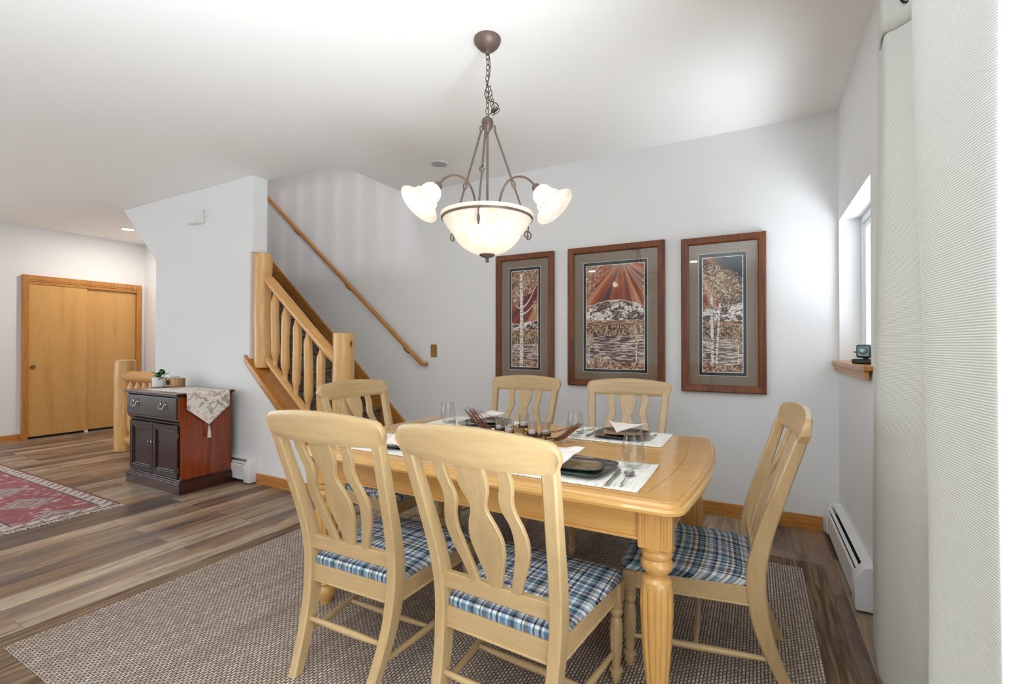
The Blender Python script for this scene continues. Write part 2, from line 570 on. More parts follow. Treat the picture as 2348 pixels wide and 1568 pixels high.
# ------------------------------------------------------------------ mesh helpers
class MB:
    def __init__(s):
        s.v, s.f, s.mi = [], [], []

    def add(s, verts, faces, mi=0):
        o = len(s.v)
        s.v += [tuple(p) for p in verts]
        s.f += [tuple(i + o for i in f) for f in faces]
        s.mi += [mi] * len(faces)
        return s

    def box(s, x0, x1, y0, y1, z0, z1, mi=0):
        v = [(x, y, z) for x in (x0, x1) for y in (y0, y1) for z in (z0, z1)]
        return s.add(v, [(0, 1, 3, 2), (4, 6, 7, 5), (0, 4, 5, 1), (2, 3, 7, 6), (0, 2, 6, 4), (1, 5, 7, 3)], mi)

    def prism(s, poly, a, b, plane='xz', mi=0):
        """extrude a 2D polygon between a and b along the third axis"""
        n = len(poly)
        def P(p, t):
            if plane == 'xz': return (p[0], t, p[1])
            if plane == 'yz': return (t, p[0], p[1])
            return (p[0], p[1], t)
        v = [P(p, a) for p in poly] + [P(p, b) for p in poly]
        f = [tuple(range(n))[::-1], tuple(range(n, 2 * n))] + [(i, (i + 1) % n, n + (i + 1) % n, n + i) for i in range(n)]
        return s.add(v, f, mi)

    def lathe(s, prof, seg=24, c=(0, 0, 0), rfun=None, cap=True, mi=0, rot=None):
        v, f = [], []
        for k, (r, z) in enumerate(prof):
            for i in range(seg):
                a = 2 * PI * i / seg
                rr = r * (rfun(a, z) if rfun else 1)
                p = Vector((rr * math.cos(a), rr * math.sin(a), z))
                if rot is not None: p = rot @ p
                v.append((p.x + c[0], p.y + c[1], p.z + c[2]))
        for k in range(len(prof) - 1):
            for i in range(seg):
                j = (i + 1) % seg
                f.append((k * seg + i, k * seg + j, (k + 1) * seg + j, (k + 1) * seg + i))
        if cap:
            f.append(tuple(range(seg))[::-1])
            f.append(tuple((len(prof) - 1) * seg + i for i in range(seg)))
        return s.add(v, f, mi)

    def tube(s, pts, rad, seg=10, mi=0, closed=False, flat=1.0):
        pts = [Vector(p) for p in pts]
        n = len(pts)
        if not hasattr(rad, '__len__'): rad = [rad] * n
        tg = []
        for i in range(n):
            if closed: d = pts[(i + 1) % n] - pts[i - 1]
            else: d = pts[min(i + 1, n - 1)] - pts[max(i - 1, 0)]
            tg.append(d.normalized() if d.length > 1e-9 else Vector((0, 0, 1)))
        u = tg[0].orthogonal().normalized()
        v, f = [], []
        for i in range(n):
            u = (u - tg[i] * u.dot(tg[i]))
            u = u.normalized() if u.length > 1e-6 else tg[i].orthogonal().normalized()
            w = tg[i].cross(u)
            for k in range(seg):
                a = 2 * PI * k / seg
                p = pts[i] + (u * math.cos(a) + w * math.sin(a) * flat) * rad[i]
                v.append(tuple(p))
        m = n if closed else n - 1
        for i in range(m):
            for k in range(seg):
                j = (k + 1) % seg
                i2 = (i + 1) % n
                f.append((i * seg + k, i * seg + j, i2 * seg + j, i2 * seg + k))
        if not closed:
            f.append(tuple(range(seg))[::-1])
            f.append(tuple((n - 1) * seg + k for k in range(seg)))
        return s.add(v, f, mi)

    def grid(s, fn, nu, nv, mi=0, closed_u=False):
        v = [fn(i / (nu - (0 if closed_u else 1)), j / (nv - 1)) for j in range(nv) for i in range(nu)]
        f = []
        for j in range(nv - 1):
            for i in range(nu if closed_u else nu - 1):
                i2 = (i + 1) % nu
                f.append((j * nu + i, j * nu + i2, (j + 1) * nu + i2, (j + 1) * nu + i))
        return s.add(v, f, mi)

    def sphere(s, c, r, seg=16, rings=10, sc=(1, 1, 1), mi=0):
        v, f = [], []
        for k in range(rings + 1):
            th = PI * k / rings
            for i in range(seg):
                a = 2 * PI * i / seg
                v.append((c[0] + r * sc[0] * math.sin(th) * math.cos(a), c[1] + r * sc[1] * math.sin(th) * math.sin(a), c[2] + r * sc[2] * math.cos(th)))
        for k in range(rings):
            for i in range(seg):
                j = (i + 1) % seg
                f.append((k * seg + i, (k + 1) * seg + i, (k + 1) * seg + j, k * seg + j))
        return s.add(v, f, mi)


def build(name, mb, mat, parent=None, smooth=True, bevel=0.0, segs=2, loc=None, rotz=None, recalc=True, solid=0.0, subsurf=0, angle=38):
    me = bpy.data.meshes.new(name)
    me.from_pydata(mb.v, [], mb.f)
    mats = mat if isinstance(mat, (list, tuple)) else [mat]
    for m in mats:
        me.materials.append(m)
    me.polygons.foreach_set('material_index', mb.mi)
    bm = bmesh.new()
    bm.from_mesh(me)
    bmesh.ops.remove_doubles(bm, verts=bm.verts, dist=1e-6)
    if recalc: bmesh.ops.recalc_face_normals(bm, faces=bm.faces)
    if smooth:
        ang = math.radians(angle)
        for f in bm.faces: f.smooth = True
        for e in bm.edges:
            if len(e.link_faces) == 2:
                e.smooth = e.calc_face_angle(0) < ang
    bm.to_mesh(me)
    bm.free()
    o = bpy.data.objects.new(name, me)
    COL.objects.link(o)
    if parent is not None: o.parent = parent
    if loc is not None: o.location = loc
    if rotz is not None: o.rotation_euler = (0, 0, rotz)
    if bevel:
        b = o.modifiers.new('bevel', 'BEVEL')
        b.width, b.segments, b.limit_method = bevel, segs, 'ANGLE'
        b.angle_limit = math.radians(40)
        b.harden_normals = False
    if solid:
        b = o.modifiers.new('solid', 'SOLIDIFY')
        b.thickness = solid
        b.offset = 0
    if subsurf:
        b = o.modifiers.new('sub', 'SUBSURF')
        b.levels = b.render_levels = subsurf
    return o


def empty(name, loc=(0, 0, 0), rotz=0.0):
    o = bpy.data.objects.new(name, None)
    COL.objects.link(o)
    o.location = loc
    o.rotation_euler = (0, 0, rotz)
    o.empty_display_size = 0.1
    return o


def tag(o, label, cat, group=None, kind=None):
    o['label'] = label
    o['category'] = cat
    if group: o['group'] = group
    if kind: o['kind'] = kind
    return o


def struct(o, label=None, cat=None):
    o['kind'] = 'structure'
    if label: o['label'] = label
    if cat: o['category'] = cat
    return o


def bx(*a):
    return MB().box(*a)


def copy_tree(o, parent=None):
    c = o.copy()
    COL.objects.link(c)
    if parent is not None: c.parent = parent
    for ch in list(o.children):
        copy_tree(ch, c)
    return c


def bez(p0, p1, p2, p3, n):
    out = []
    for i in range(n + 1):
        t = i / n
        a, b, c, d = (1 - t) ** 3, 3 * t * (1 - t) ** 2, 3 * t * t * (1 - t), t ** 3
        out.append(tuple(a * q0 + b * q1 + c * q2 + d * q3 for q0, q1, q2, q3 in zip(p0, p1, p2, p3)))
    return out


def interp(tab, t):
    for i in range(len(tab) - 1):
        if t <= tab[i + 1][0]:
            a, b = tab[i], tab[i + 1]
            k = (t - a[0]) / (b[0] - a[0])
            k = max(0, min(1, k))
            return tuple(p + (q - p) * k for p, q in zip(a[1:], b[1:]))
    return tab[-1][1:]


def smooth_tab(tab, n):
    """Catmull-Rom resample of [(t, a, b..)]"""
    out = []
    for i in range(n + 1):
        t = tab[0][0] + (tab[-1][0] - tab[0][0]) * i / n
        k = 0
        while k < len(tab) - 2 and t > tab[k + 1][0]: k += 1
        p1, p2 = tab[k], tab[k + 1]
        p0, p3 = tab[max(k - 1, 0)], tab[min(k + 2, len(tab) - 1)]
        u = (t - p1[0]) / (p2[0] - p1[0])
        row = [t]
        for j in range(1, len(p1)):
            m1 = (p2[j] - p0[j]) / max(p2[0] - p0[0], 1e-6) * (p2[0] - p1[0])
            m2 = (p3[j] - p1[j]) / max(p3[0] - p1[0], 1e-6) * (p2[0] - p1[0])
            row.append((2 * u ** 3 - 3 * u ** 2 + 1) * p1[j] + (u ** 3 - 2 * u ** 2 + u) * m1 + (-2 * u ** 3 + 3 * u ** 2) * p2[j] + (u ** 3 - u ** 2) * m2)
        out.append(tuple(row))
    return out


# ================================================================== SETTING
T = 0.15
struct(build('floor', bx(XL - T, XR + T, YF - T, YB + T, -0.10, 0.0), M['floor'], smooth=False))

OX0, OX1 = -6.44, -3.17
c = MB()
c.box(XL - T, XR + T, YF - T, YP + WT, CH, CH + 0.26)
c.box(OX1, XR + T, YP + WT, YB + T, CH, CH + 0.26)
c.box(XL - T, OX0, YP + WT, YB + T, CH, CH + 0.26)
struct(build('ceiling', c, M['ceiling'], smooth=False))

struct(build('wall_back', bx(XL - T, XR + T, YB, YB + T, 0, 5.5), M['wall'], smooth=False))
struct(build('wall_left', MB().box(XL - T, XL, 0.6, YB, 0, CH).box(XL - T, XL, YF, -3.0, 0, CH).box(XL - T, XL, -3.0, 0.6, 0, 0.45).box(XL - T, XL, -3.0, 0.6, 2.35, CH), M['wall'], smooth=False))
WY0, WY1, WZ0, WZ1 = 2.735, 3.66, 1.14, 2.055      # side window opening
DY0, DY1, DZ1 = -3.2, 1.98, 2.12                  # patio door opening
w = MB()
w.box(XR, XR + T, YF, DY0, 0, CH)
w.box(XR, XR + T, DY0, DY1, DZ1, CH)
w.box(XR, XR + T, DY1, WY0, 0, CH)
w.box(XR, XR + T, WY0, WY1, 0, WZ0 - 0.022)
w.box(XR, XR + T, WY0, WY1, WZ1, CH)
w.box(XR, XR + T, WY1, YB, 0, CH)
struct(build('wall_right', w, M['wall'], smooth=False))
w = MB()
for a, b in ((XL - T, -8.2), (-6.5, XR + T)):
    w.box(a, b, YF - T, YF, 0, CH)
for a, b in ((-8.2, -6.5),):
    w.box(a, b, YF - T, YF, 0, 0.45)
    w.box(a, b, YF - T, YF, 2.45, CH)
struct(build('wall_front', w, M['wall'], smooth=False))
for i, (cx_, cy_, rz_, hw, hh) in enumerate(((-7.35, YF - 0.07, 0, 0.85, 2.0), (XL - 0.07, -1.2, -PI / 2, 1.8, 1.9))):  # both windows are out of view, added to light the room
    r = empty('window_%d' % (i + 2), (cx_, cy_, 0.45), rz_)
    struct(r)
    fr = MB()
    fr.box(-hw, hw, -0.03, 0.03, 0, 0.06); fr.box(-hw, hw, -0.03, 0.03, hh - 0.06, hh)
    for x in (-hw, -0.03, hw - 0.06): fr.box(x, x + 0.06, -0.03, 0.03, 0.06, hh - 0.06)
    build('window_frame', fr, M['vinyl'], r, smooth=False)
    build('pane', bx(-hw + 0.05, hw - 0.05, -0.004, 0.004, 0.05, hh - 0.05), M['pane'], r, smooth=False)

# partition beside the stairs with its slanted upper left edge and free end
zt = CH
poly = [(-5.72, 0), (-2.86, 0), (-2.86, 0.02), (-4.083, z_nose(-4.083) - 0.035), (-4.083, 2.085), (XE, 2.085), (XE, zt), (-6.44, zt), (-5.72, 2.149)]
struct(build('wall_partition', MB().prism(poly, YP, YP + WT), M['wall'], smooth=False, bevel=0.008))
# sloping soffit under the stairs
so = [(-6.44, 2.79), (-5.72, 2.149), (-3.35, 0.06), (-3.40, 0.0), (-5.78, 2.09), (-6.50, 2.72)]
struct(build('trim_soffit', MB().prism([(-6.44, 2.79), (-5.72, 2.149), (-5.60, 2.149), (-6.32, 2.79)], YP + WT + 0.001, YB - 0.001), M['wall'], smooth=False))

# upper storey above the stair opening
u = MB()
u.box(-7.4, -7.25, -1.2, YB, CH + 0.26, 5.5)
u.box(-1.75, -1.6, -1.2, YB, CH + 0.26, 5.5)
u.box(-7.4, -1.6, -1.35, -1.2, CH + 0.26, 5.5)
struct(build('wall_upper', u, M['wall'], smooth=False))
struct(build('ceiling_upper', bx(-7.4, -1.6, -1.35, YB + T, 5.5, 5.6), M['ceiling'], smooth=False))

# baseboards: three ridged profile
def base_prof(h=0.095, d=0.016):
    return [(0, 0), (d, 0), (d, h * 0.30), (d * 0.75, h * 0.34), (d, h * 0.38), (d, h * 0.63), (d * 0.72, h * 0.67), (d * 0.95, h * 0.71), (d * 0.8, h * 0.97), (0, h)]


struct(build('baseboard_back', MB().prism([(YB - a, b) for a, b in base_prof()], -2.70, 0.395, 'yz'), M['oak_x'], smooth=False))
struct(build('baseboard_partition', MB().prism([(YP - a, b) for a, b in base_prof(0.088)], -3.955, -2.86, 'yz'), M['oak_x'], smooth=False))
struct(build('baseboard_left', MB().prism([(XL + a, b) for a, b in base_prof(0.085)], YF, 2.335, 'xz'), M['oak_y'], smooth=False))
struct(build('baseboard_right', MB().prism([(XR - a, b) for a, b in base_prof(0.085)], 2.0, 2.63, 'xz'), M['oak_y'], smooth=False))

# side window
wn = empty('window_1', (XR + 0.10, (WY0 + WY1) / 2, WZ0)); struct(wn)
hy, hz = (WY1 - WY0) / 2, WZ1 - WZ0
f = MB()
for (w_, d0, d1) in ((0.045, 0.015, 0.05), (0.085, 0.025, 0.045)):
    f.box(d0, d1, -hy, hy, 0, w_); f.box(d0, d1, -hy, hy, hz - w_, hz)
    f.box(d0, d1, -hy, -hy + w_, w_, hz - w_); f.box(d0, d1, hy - w_, hy, w_, hz - w_)
build('window_frame', f, M['vinyl'], wn, smooth=False, bevel=0.002)
build('pane', bx(0.033, 0.037, -hy + 0.08, hy - 0.08, 0.08, hz - 0.08), M['pane'], wn, smooth=False)
s_ = MB()
s_.box(-0.138, 0.015, -hy - 0.05, hy + 0.035, -0.022, 0.0)
s_.prism([(-0.113 - a, -0.022 - 0.046 + b) for a, b in [(0, 0), (0.008, 0), (0.010, 0.012), (0.007, 0.015), (0.013, 0.019), (0.015, 0.029), (0.011, 0.032), (0.020, 0.038), (0.022, 0.046), (0, 0.046)]], -hy - 0.035, hy + 0.035, 'xz')
build('window_sill', s_, M['oak_y'], wn, smooth=False, bevel=0.003)

# patio door
dr = empty('door_1', (XR + 0.06, (DY0 + DY1) / 2, 0)); struct(dr)
hy = (DY1 - DY0) / 2
f = MB()
f.box(-0.02, 0.06, -hy, hy, 0, 0.03); f.box(-0.02, 0.06, -hy, hy, DZ1 - 0.04, DZ1)
f.box(-0.02, 0.06, -hy, -hy + 0.04, 0.03, DZ1 - 0.04); f.box(-0.02, 0.06, hy - 0.04, hy, 0.03, DZ1 - 0.04)
build('door_frame', f, M['vinyl'], dr, smooth=False)
for k, (a, b, xo) in enumerate(((-hy + 0.04, 0.04, 0.0), (-0.04, hy - 0.04, 0.03))):
    p = MB()
    p.box(xo, xo + 0.025, a, b, 0.03, 0.12); p.box(xo, xo + 0.025, a, b, DZ1 - 0.12, DZ1 - 0.04)
    p.box(xo, xo + 0.025, a, a + 0.07, 0.12, DZ1 - 0.12); p.box(xo, xo + 0.025, b - 0.07, b, 0.12, DZ1 - 0.12)
    ps = build('sliding_panel', p, M['vinyl'], dr, smooth=False)
    build('pane', bx(xo + 0.010, xo + 0.014, a + 0.06, b - 0.06, 0.11, DZ1 - 0.11), M['pane'], ps, smooth=False)

# closet with two sliding doors on the left wall
cl = empty('door_2', (XL, (2.335 + 3.64) / 2, 0))
struct(cl, 'honey oak framed closet with two plain birch sliding doors', 'closet door')
a, b = 2.335 - 2.9875, 3.64 - 2.9875
f = MB()
cw = 0.060
f.box(0, 0.055, a, a + cw, 0, 2.15); f.box(0, 0.055, b - cw, b, 0, 2.15)
f.box(0, 0.055, a + cw, b - cw, 2.15 - 0.06, 2.15)
f.box(0.0, 0.050, a + cw, b - cw, 2.070, 2.09); f.box(0.0, 0.052, a + cw, b - cw, 2.035, 2.066)
build('door_casing', f, M['oak_z'], cl, smooth=False, bevel=0.003)
build('closet_shade_sheet', bx(0.0005, 0.002, a + cw, b - cw, 0.001, 2.04), M['black'], cl, smooth=False)  # flat black sheet stands in for the shade inside the closet
d2 = build('sliding_door', bx(0.004, 0.012, -0.015, b - cw, 0.035, 2.04), M['door_ply'], cl, smooth=False)
d1 = build('sliding_door', bx(0.030, 0.042, a + cw, 0.0, 0.035, 2.038), M['door_ply'], cl, smooth=False)
pl = MB().lathe([(0.0, 0), (0.028, 0), (0.030, 0.002), (0.026, 0.003), (0.02, 0.001), (0.0, 0.0008)], 20, (0.042, a + cw + 0.04, 0.94), rot=Matrix.Rotation(PI / 2, 3, 'Y'))
build('finger_pull', pl, M['brass'], d1)
build('floor_guide', bx(0.0135, 0.044, -0.015, 0.02, 0.0, 0.034), M['white_plastic'], cl, smooth=False)

# ================================================================== STAIRS
st = empty('staircase', (X_FIRST, 3.23, 0))
tag(st, 'carpeted staircase rising to the left between partition and back wall', 'staircase', kind='structure')
for i in range(14):
    x1 = -i * RUN
    zt_ = (i + 1) * RISE
    m = MB()
    y0, y1 = (YP + WT + 0.002) - 3.23, YB - 0.028 - 3.23
    if zt_ > 2.75: y0 += 0.0
    m.box(x1 - RUN - 0.03, x1, y0, y1, max(0.001, zt_ - RISE - 0.0), zt_ - 0.03)
    m.box(x1 - RUN - 0.03, x1 + 0.025, y0, y1, zt_ - 0.03, zt_)
    build('step', m, M['carpet'], st, bevel=0.008)


def sloped(poly_xz_off, y0, y1, x0, x1):
    """board running down the stair slope: offsets are vertical distances from the nosing line"""
    lo, hi = poly_xz_off
    return [(x0, z_nose(x0) + lo), (x1, z_nose(x1) + lo), (x1, z_nose(x1) + hi), (x0, z_nose(x0) + hi)]


# wall skirt with ridges: plain board below, ridged trim above
X0s, X1s = -6.2, -2.80
lo_poly = [(X0s, z_nose(X0s) - 0.26), (-3.10, 0.002), (X1s - 0.0, 0.002), (X1s, z_nose(X1s) + 0.03), (X0s, z_nose(X0s) + 0.03)]
sk = MB().prism(lo_poly, YB - 0.018, YB)
for k, (l, h, d) in enumerate(((0.032, 0.054, 0.030), (0.064, 0.086, 0.030), (0.096, 0.116, 0.030), (0.126, 0.148, 0.026))):
    sk.prism(sloped((l, h + 0.003), 0, 0, X0s, X1s), YB - d, YB)
struct(build('trim_stair_skirt', sk, M['oak_x'], smooth=False, bevel=0.0015), 'honey oak stair skirt board with ridges along back wall', 'skirt board')
# cap on the sloping knee wall
cp = MB()
cp.prism(sloped((-0.035, 0.03), 0, 0, -4.125, -2.88), YP - 0.030, YP + WT + 0.03)
cp.prism(sloped((-0.062, -0.034), 0, 0, -4.10, -2.87), YP - 0.018, YP)
struct(build('trim_stair_cap', cp, M['oak_x'], smooth=False, bevel=0.004), 'honey oak cap on the sloping knee wall under the log balusters', 'trim')


def log_rad(r, k, amp=0.06, seed=0.0):
    return r * (1 + amp * math.sin(k * 2.3 + seed) + amp * 0.6 * math.sin(k * 5.1 + seed * 2.1))


def log(p0, p1, r, n=14, seed=0.0, wob=0.004, taper=None, seg=18):
    p0, p1 = Vector(p0), Vector(p1)
    pts, rad = [], []
    for i in range(n + 1):
        t = i / n
        p = p0.lerp(p1, t) + Vector((math.sin(t * 6 + seed) * wob, math.cos(t * 5 + seed) * wob, 0))
        pts.append(p)
        rr = log_rad(r, t * 3, 0.03, seed)
        if taper: rr *= interp(taper, t)[0]
        rad.append(rr)
    return MB().tube(pts, rad, seg)


YRL = YP + WT / 2
rl = empty('log_stair_railing', (-4.0, YRL, 1.0))
tag(rl, 'peeled log stair railing with two thick newel posts and five balusters', 'railing')
O = Vector((-4.0, YRL, 1.0))


def rel(x, z, y=0.0):
    return (x - O.x, y, z - O.z)


build('newel_post', log(rel(-4.0, z_nose(-4.0) + 0.02), rel(-4.0, 2.075), 0.076, 16, 0.4), M['log_z'], rl, bevel=0.006)
build('newel_post', log(rel(-2.97, 0.001), rel(-2.97, 1.335), 0.083, 14, 1.9), M['log_z'], rl, bevel=0.006)
tp = [(0, 0.72), (0.05, 0.9), (0.1, 1), (0.9, 1.02), (0.95, 0.85), (1, 0.7)]
def sl_log(x0, z0, x1, z1, r, s):
    m = log((0, 0, 0), (math.hypot(x1 - x0, z1 - z0), 0, 0), r, 16, s, 0.003, tp)
    return m
for (x0, z0, x1, z1, r, s, nm) in ((-3.96, 1.865, -3.01, 1.085, 0.046, 0.3, 'top_rail'), (-3.96, 1.135, -3.02, 0.335, 0.033, 2.1, 'bottom_rail')):
    o = build(nm, sl_log(x0, z0, x1, z1, r, s), M['log_x'], rl)
    o.location = rel(x0, z0)
    o.rotation_euler = (0, math.atan2(z0 - z1, x1 - x0), 0)
bt = [(0, 0.5), (0.12, 0.55), (0.15, 0.95), (0.2, 1), (0.84, 1), (0.88, 0.9), (0.93, 0.5), (1, 0.45)]
for k, x in enumerate((-3.825, -3.683, -3.533, -3.385, -3.225)):
    zt_ = 1.865 - (x + 3.96) * 0.821 - 0.03
    zb_ = 1.135 - (x + 3.96) * 0.851 + 0.02
    build('baluster', log(rel(x, zb_), rel(x, zt_), 0.037, 22, k * 1.7, 0.003, bt, 14), M['log_z'], rl, angle=50)

# guard railing of the lower stair, behind the cabinet
gr = empty('log_guard_railing', (-6.56, YRL, 0))
tag(gr, 'short peeled log guard railing behind the dark cabinet', 'railing')
build('newel_post', log((0, 0, 0.001), (0, 0, 1.06), 0.097, 12, 0.8, 0.004), M['log_z'], gr, bevel=0.006)
for z, r, nm in ((0.872, 0.062, 'top_rail'), (0.13, 0.055, 'bottom_rail')):
    build(nm, log((0.07, 0, z), (0.835, 0, z), r, 10, z), M['log_x'], gr)
for k in range(5):
    build('baluster', log((0.17 + k * 0.15, 0, 0.16), (0.17 + k * 0.15, 0, 0.84), 0.045, 18, k * 1.3, 0.003, bt, 12), M['log_z'], gr, angle=50)

# wall handrail
hr = empty('wall_handrail', (-2.92, YB - 0.075, 1.06))
tag(hr, 'slim oak handrail climbing the back wall beside the stairs', 'handrail')
L_ = 3.3
ang = math.atan2(0.832, 1)
m = MB().tube([(0, 0, 0), (-0.02, 0, 0)] + [(-L_ * t, 0, 0) for t in (0.05, 0.3, 0.6, 1)], [0.0215] * 6, 14)
o = build('rail', m, M['oak_x'], hr)
o.rotation_euler = (0, ang, 0)
build('return_end', MB().tube([(-0.012, 0, 0.008), (0.008, 0.012, -0.006), (0.010, 0.04, -0.008), (0.010, 0.073, -0.008)], [0.022, 0.022, 0.021, 0.021], 14), M['oak_y'], hr)
for t in (0.22, 1.05, 1.90, 2.6):
    x, z = -t * 1.0, t * 0.832
    build('rail_bracket', MB().tube([(x, 0, z - 0.02), (x, 0.01, z - 0.055), (x, 0.045, z - 0.075), (x, 0.074, z - 0.075)], 0.006, 8).lathe([(0.018, 0), (0.018, 0.006)], 12, (x, 0.069, z - 0.075), rot=Matrix.Rotation(-PI / 2, 3, 'X')), M['brass'], hr)

# upper landing balustrade that throws the soft stripes on the stair wall
ub = empty('upper_balustrade', (-4.8, YP + 0.05, CH + 0.26))
tag(ub, 'log balustrade along the upper landing over the stair opening', 'railing')
for k in range(15):
    build('baluster', MB().tube([(-1.55 + k * 0.21, 0, 0.05), (-1.55 + k * 0.21, 0, 0.9)], 0.04, 8), M['log_z'], ub)
build('top_rail', MB().tube([(-1.7, 0, 0.93), (1.6, 0, 0.93)], 0.05, 10), M['log_x'], ub)
build('bottom_rail', MB().tube([(-1.7, 0, 0.045), (1.6, 0, 0.045)], 0.04, 10), M['log_x'], ub)

# ================================================================== WALL AND CEILING FITTINGS
sw = empty('light_switch', (-2.822, YB, 1.182))
tag(sw, 'small antique brass toggle switch plate at the handrail end', 'switch')
build('plate', bx(-0.038, 0.038, -0.006, 0, -0.062, 0.062), M['brass'], sw, bevel=0.004)
build('toggle', bx(-0.006, 0.006, -0.018, -0.006, -0.004, 0.016), M['brass'], sw, bevel=0.001)

cb = empty('door_chime', (-4.90, YP, 2.50))
tag(cb, 'small white box mounted high on the partition wall', 'door chime')
build('body', bx(-0.10, 0.085, -0.062, 0.0, -0.065, 0.065), M['white_plastic'], cb, bevel=0.006)
build('cover', bx(-0.085, 0.06, -0.068, -0.062, -0.06, 0.06), M['white_plastic'], cb, bevel=0.003)


def downlight(x, y, lit, label, power=0, r=0.082):
    t = empty('recessed_downlight', (x, y, CH))
    tag(t, label, 'ceiling light')
    build('trim_ring', MB().lathe([(r * 0.80, 0.001), (r * 0.84, -0.006), (r * 1.0, -0.005), (r * 1.06, -0.0005)], 32, cap=False), M['white_plastic'], t, solid=0.002)
    if lit:
        build('lens', MB().lathe([(0.0, -0.003), (r * 0.82, -0.003), (r * 0.82, -0.0005), (0.0, -0.0005)], 32, cap=False), M['down_on'], t)
        d = bpy.data.lights.new('downlight_lamp', 'AREA')
        d.shape = 'DISK'; d.size = r * 1.6; d.energy = power; d.color = (1, 0.94, 0.86)
        lo = bpy.data.objects.new('downlight_lamp', d)
        COL.objects.link(lo); lo.parent = t; lo.location = (0, 0, -0.012)
    else:
        build('recess_shade_disc', MB().lathe([(r * 0.84, -0.004), (r * 0.80, -0.002), (r * 0.62, -0.0012), (0.0, -0.0008)], 32, cap=False), M['recess_shade_disc'], t)  # nearly flat disc, its grey imitates shade inside the fitting
    return t


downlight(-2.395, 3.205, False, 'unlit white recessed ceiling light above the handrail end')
downlight(-7.45, 3.08, True, 'lit recessed ceiling light near the closet', 14)
downlight(-6.4, -1.6, True, 'added lit recessed ceiling light, out of view in the far living area', 8)  # this and the next two are unseen, added as room fill
downlight(-3.0, -1.9, True, 'added lit recessed ceiling light, out of view near the front wall', 3)
downlight(-1.0, -1.7, True, 'added lit recessed ceiling light, out of view behind the dining table', 3)

# chandelier
CX, CY = -1.199, 2.008
chd = empty('chandelier', (CX, CY, CH))
tag(chd, 'bronze chandelier with frosted glass bowl and three bell shades over the table', 'chandelier')
Z = lambda z: z - CH
tocam = Vector((-CX, -CY, 0)).normalized()
AZ0 = math.atan2(tocam.y, tocam.x)
build('canopy', MB().lathe([(0.068, Z(2.79)), (0.068, Z(2.78)), (0.060, Z(2.762)), (0.042, Z(2.742)), (0.020, Z(2.732)), (0.012, Z(2.728)), (0.010, Z(2.712)), (0.0, Z(2.71))], 32, cap=False), M['bronze'], chd)
chain = MB()


def link(m, c, axis, h=0.017, w=0.0085, r=0.0019, tilt=0.0):
    pts = []
    for k in range(14):
        a = 2 * PI * k / 14
        x, z = w * math.cos(a), h * math.sin(a)
        z = z * (1 + 0.12 * abs(math.cos(a)))
        p = Vector((x, 0, z)) if axis == 0 else Vector((0, x, z))
        if tilt: p = Matrix.Rotation(tilt, 3, 'Y') @ p
        pts.append(tuple(Vector(c) + p))
    m.tube(pts, r, 6, closed=True)


zc = 2.70
for k in range(11):
    link(chain, (0.002 * math.sin(k), 0, Z(zc - 0.0275 * k)), k % 2)
for k in range(6):
    link(chain, (0.010 + 0.006 * k * 0.8, 0.004, Z(2.535 - 0.024 * k)), (k + 1) % 2, tilt=0.25)
for k in range(3):
    link(chain, (0.038 + 0.008 * k, 0.0, Z(2.425 - 0.008 * k)), k % 2, tilt=1.1)
build('chain', chain, M['bronze_d'], chd)
cord = bez((0.006, 0.004, Z(2.715)), (0.02, 0.01, Z(2.62)), (0.0, 0.01, Z(2.58)), (-0.016, 0.004, Z(2.53)), 10) + \
    bez((-0.016, 0.004, Z(2.53)), (-0.03, 0.0, Z(2.47)), (0.05, 0.0, Z(2.47)), (0.064, 0.0, Z(2.435)), 10)[1:] + \
    bez((0.064, 0.0, Z(2.435)), (0.068, 0, Z(2.41)), (0.03, 0, Z(2.42)), (0.004, 0, Z(2.40)), 8)[1:]
build('supply_cord', MB().tube(cord, 0.0025, 6), M['bronze_d'], chd)
build('hub', MB().lathe([(0.0, Z(2.398)), (0.010, Z(2.396)), (0.012, Z(2.388)), (0.027, Z(2.380)), (0.030, Z(2.365)), (0.028, Z(2.345)), (0.018, Z(2.328)), (0.010, Z(2.318)), (0.009, Z(2.31)), (0.0, Z(2.308))], 24, cap=False), M['bronze'], chd)
build('centre_rod', MB().tube([(0, 0, Z(2.315)), (0, 0, Z(1.88))], 0.0062, 12), M['bronze'], chd)


def pol(az, r, z):
    a = AZ0 + math.radians(az)
    return Vector((r * math.cos(a), r * math.sin(a), Z(z)))


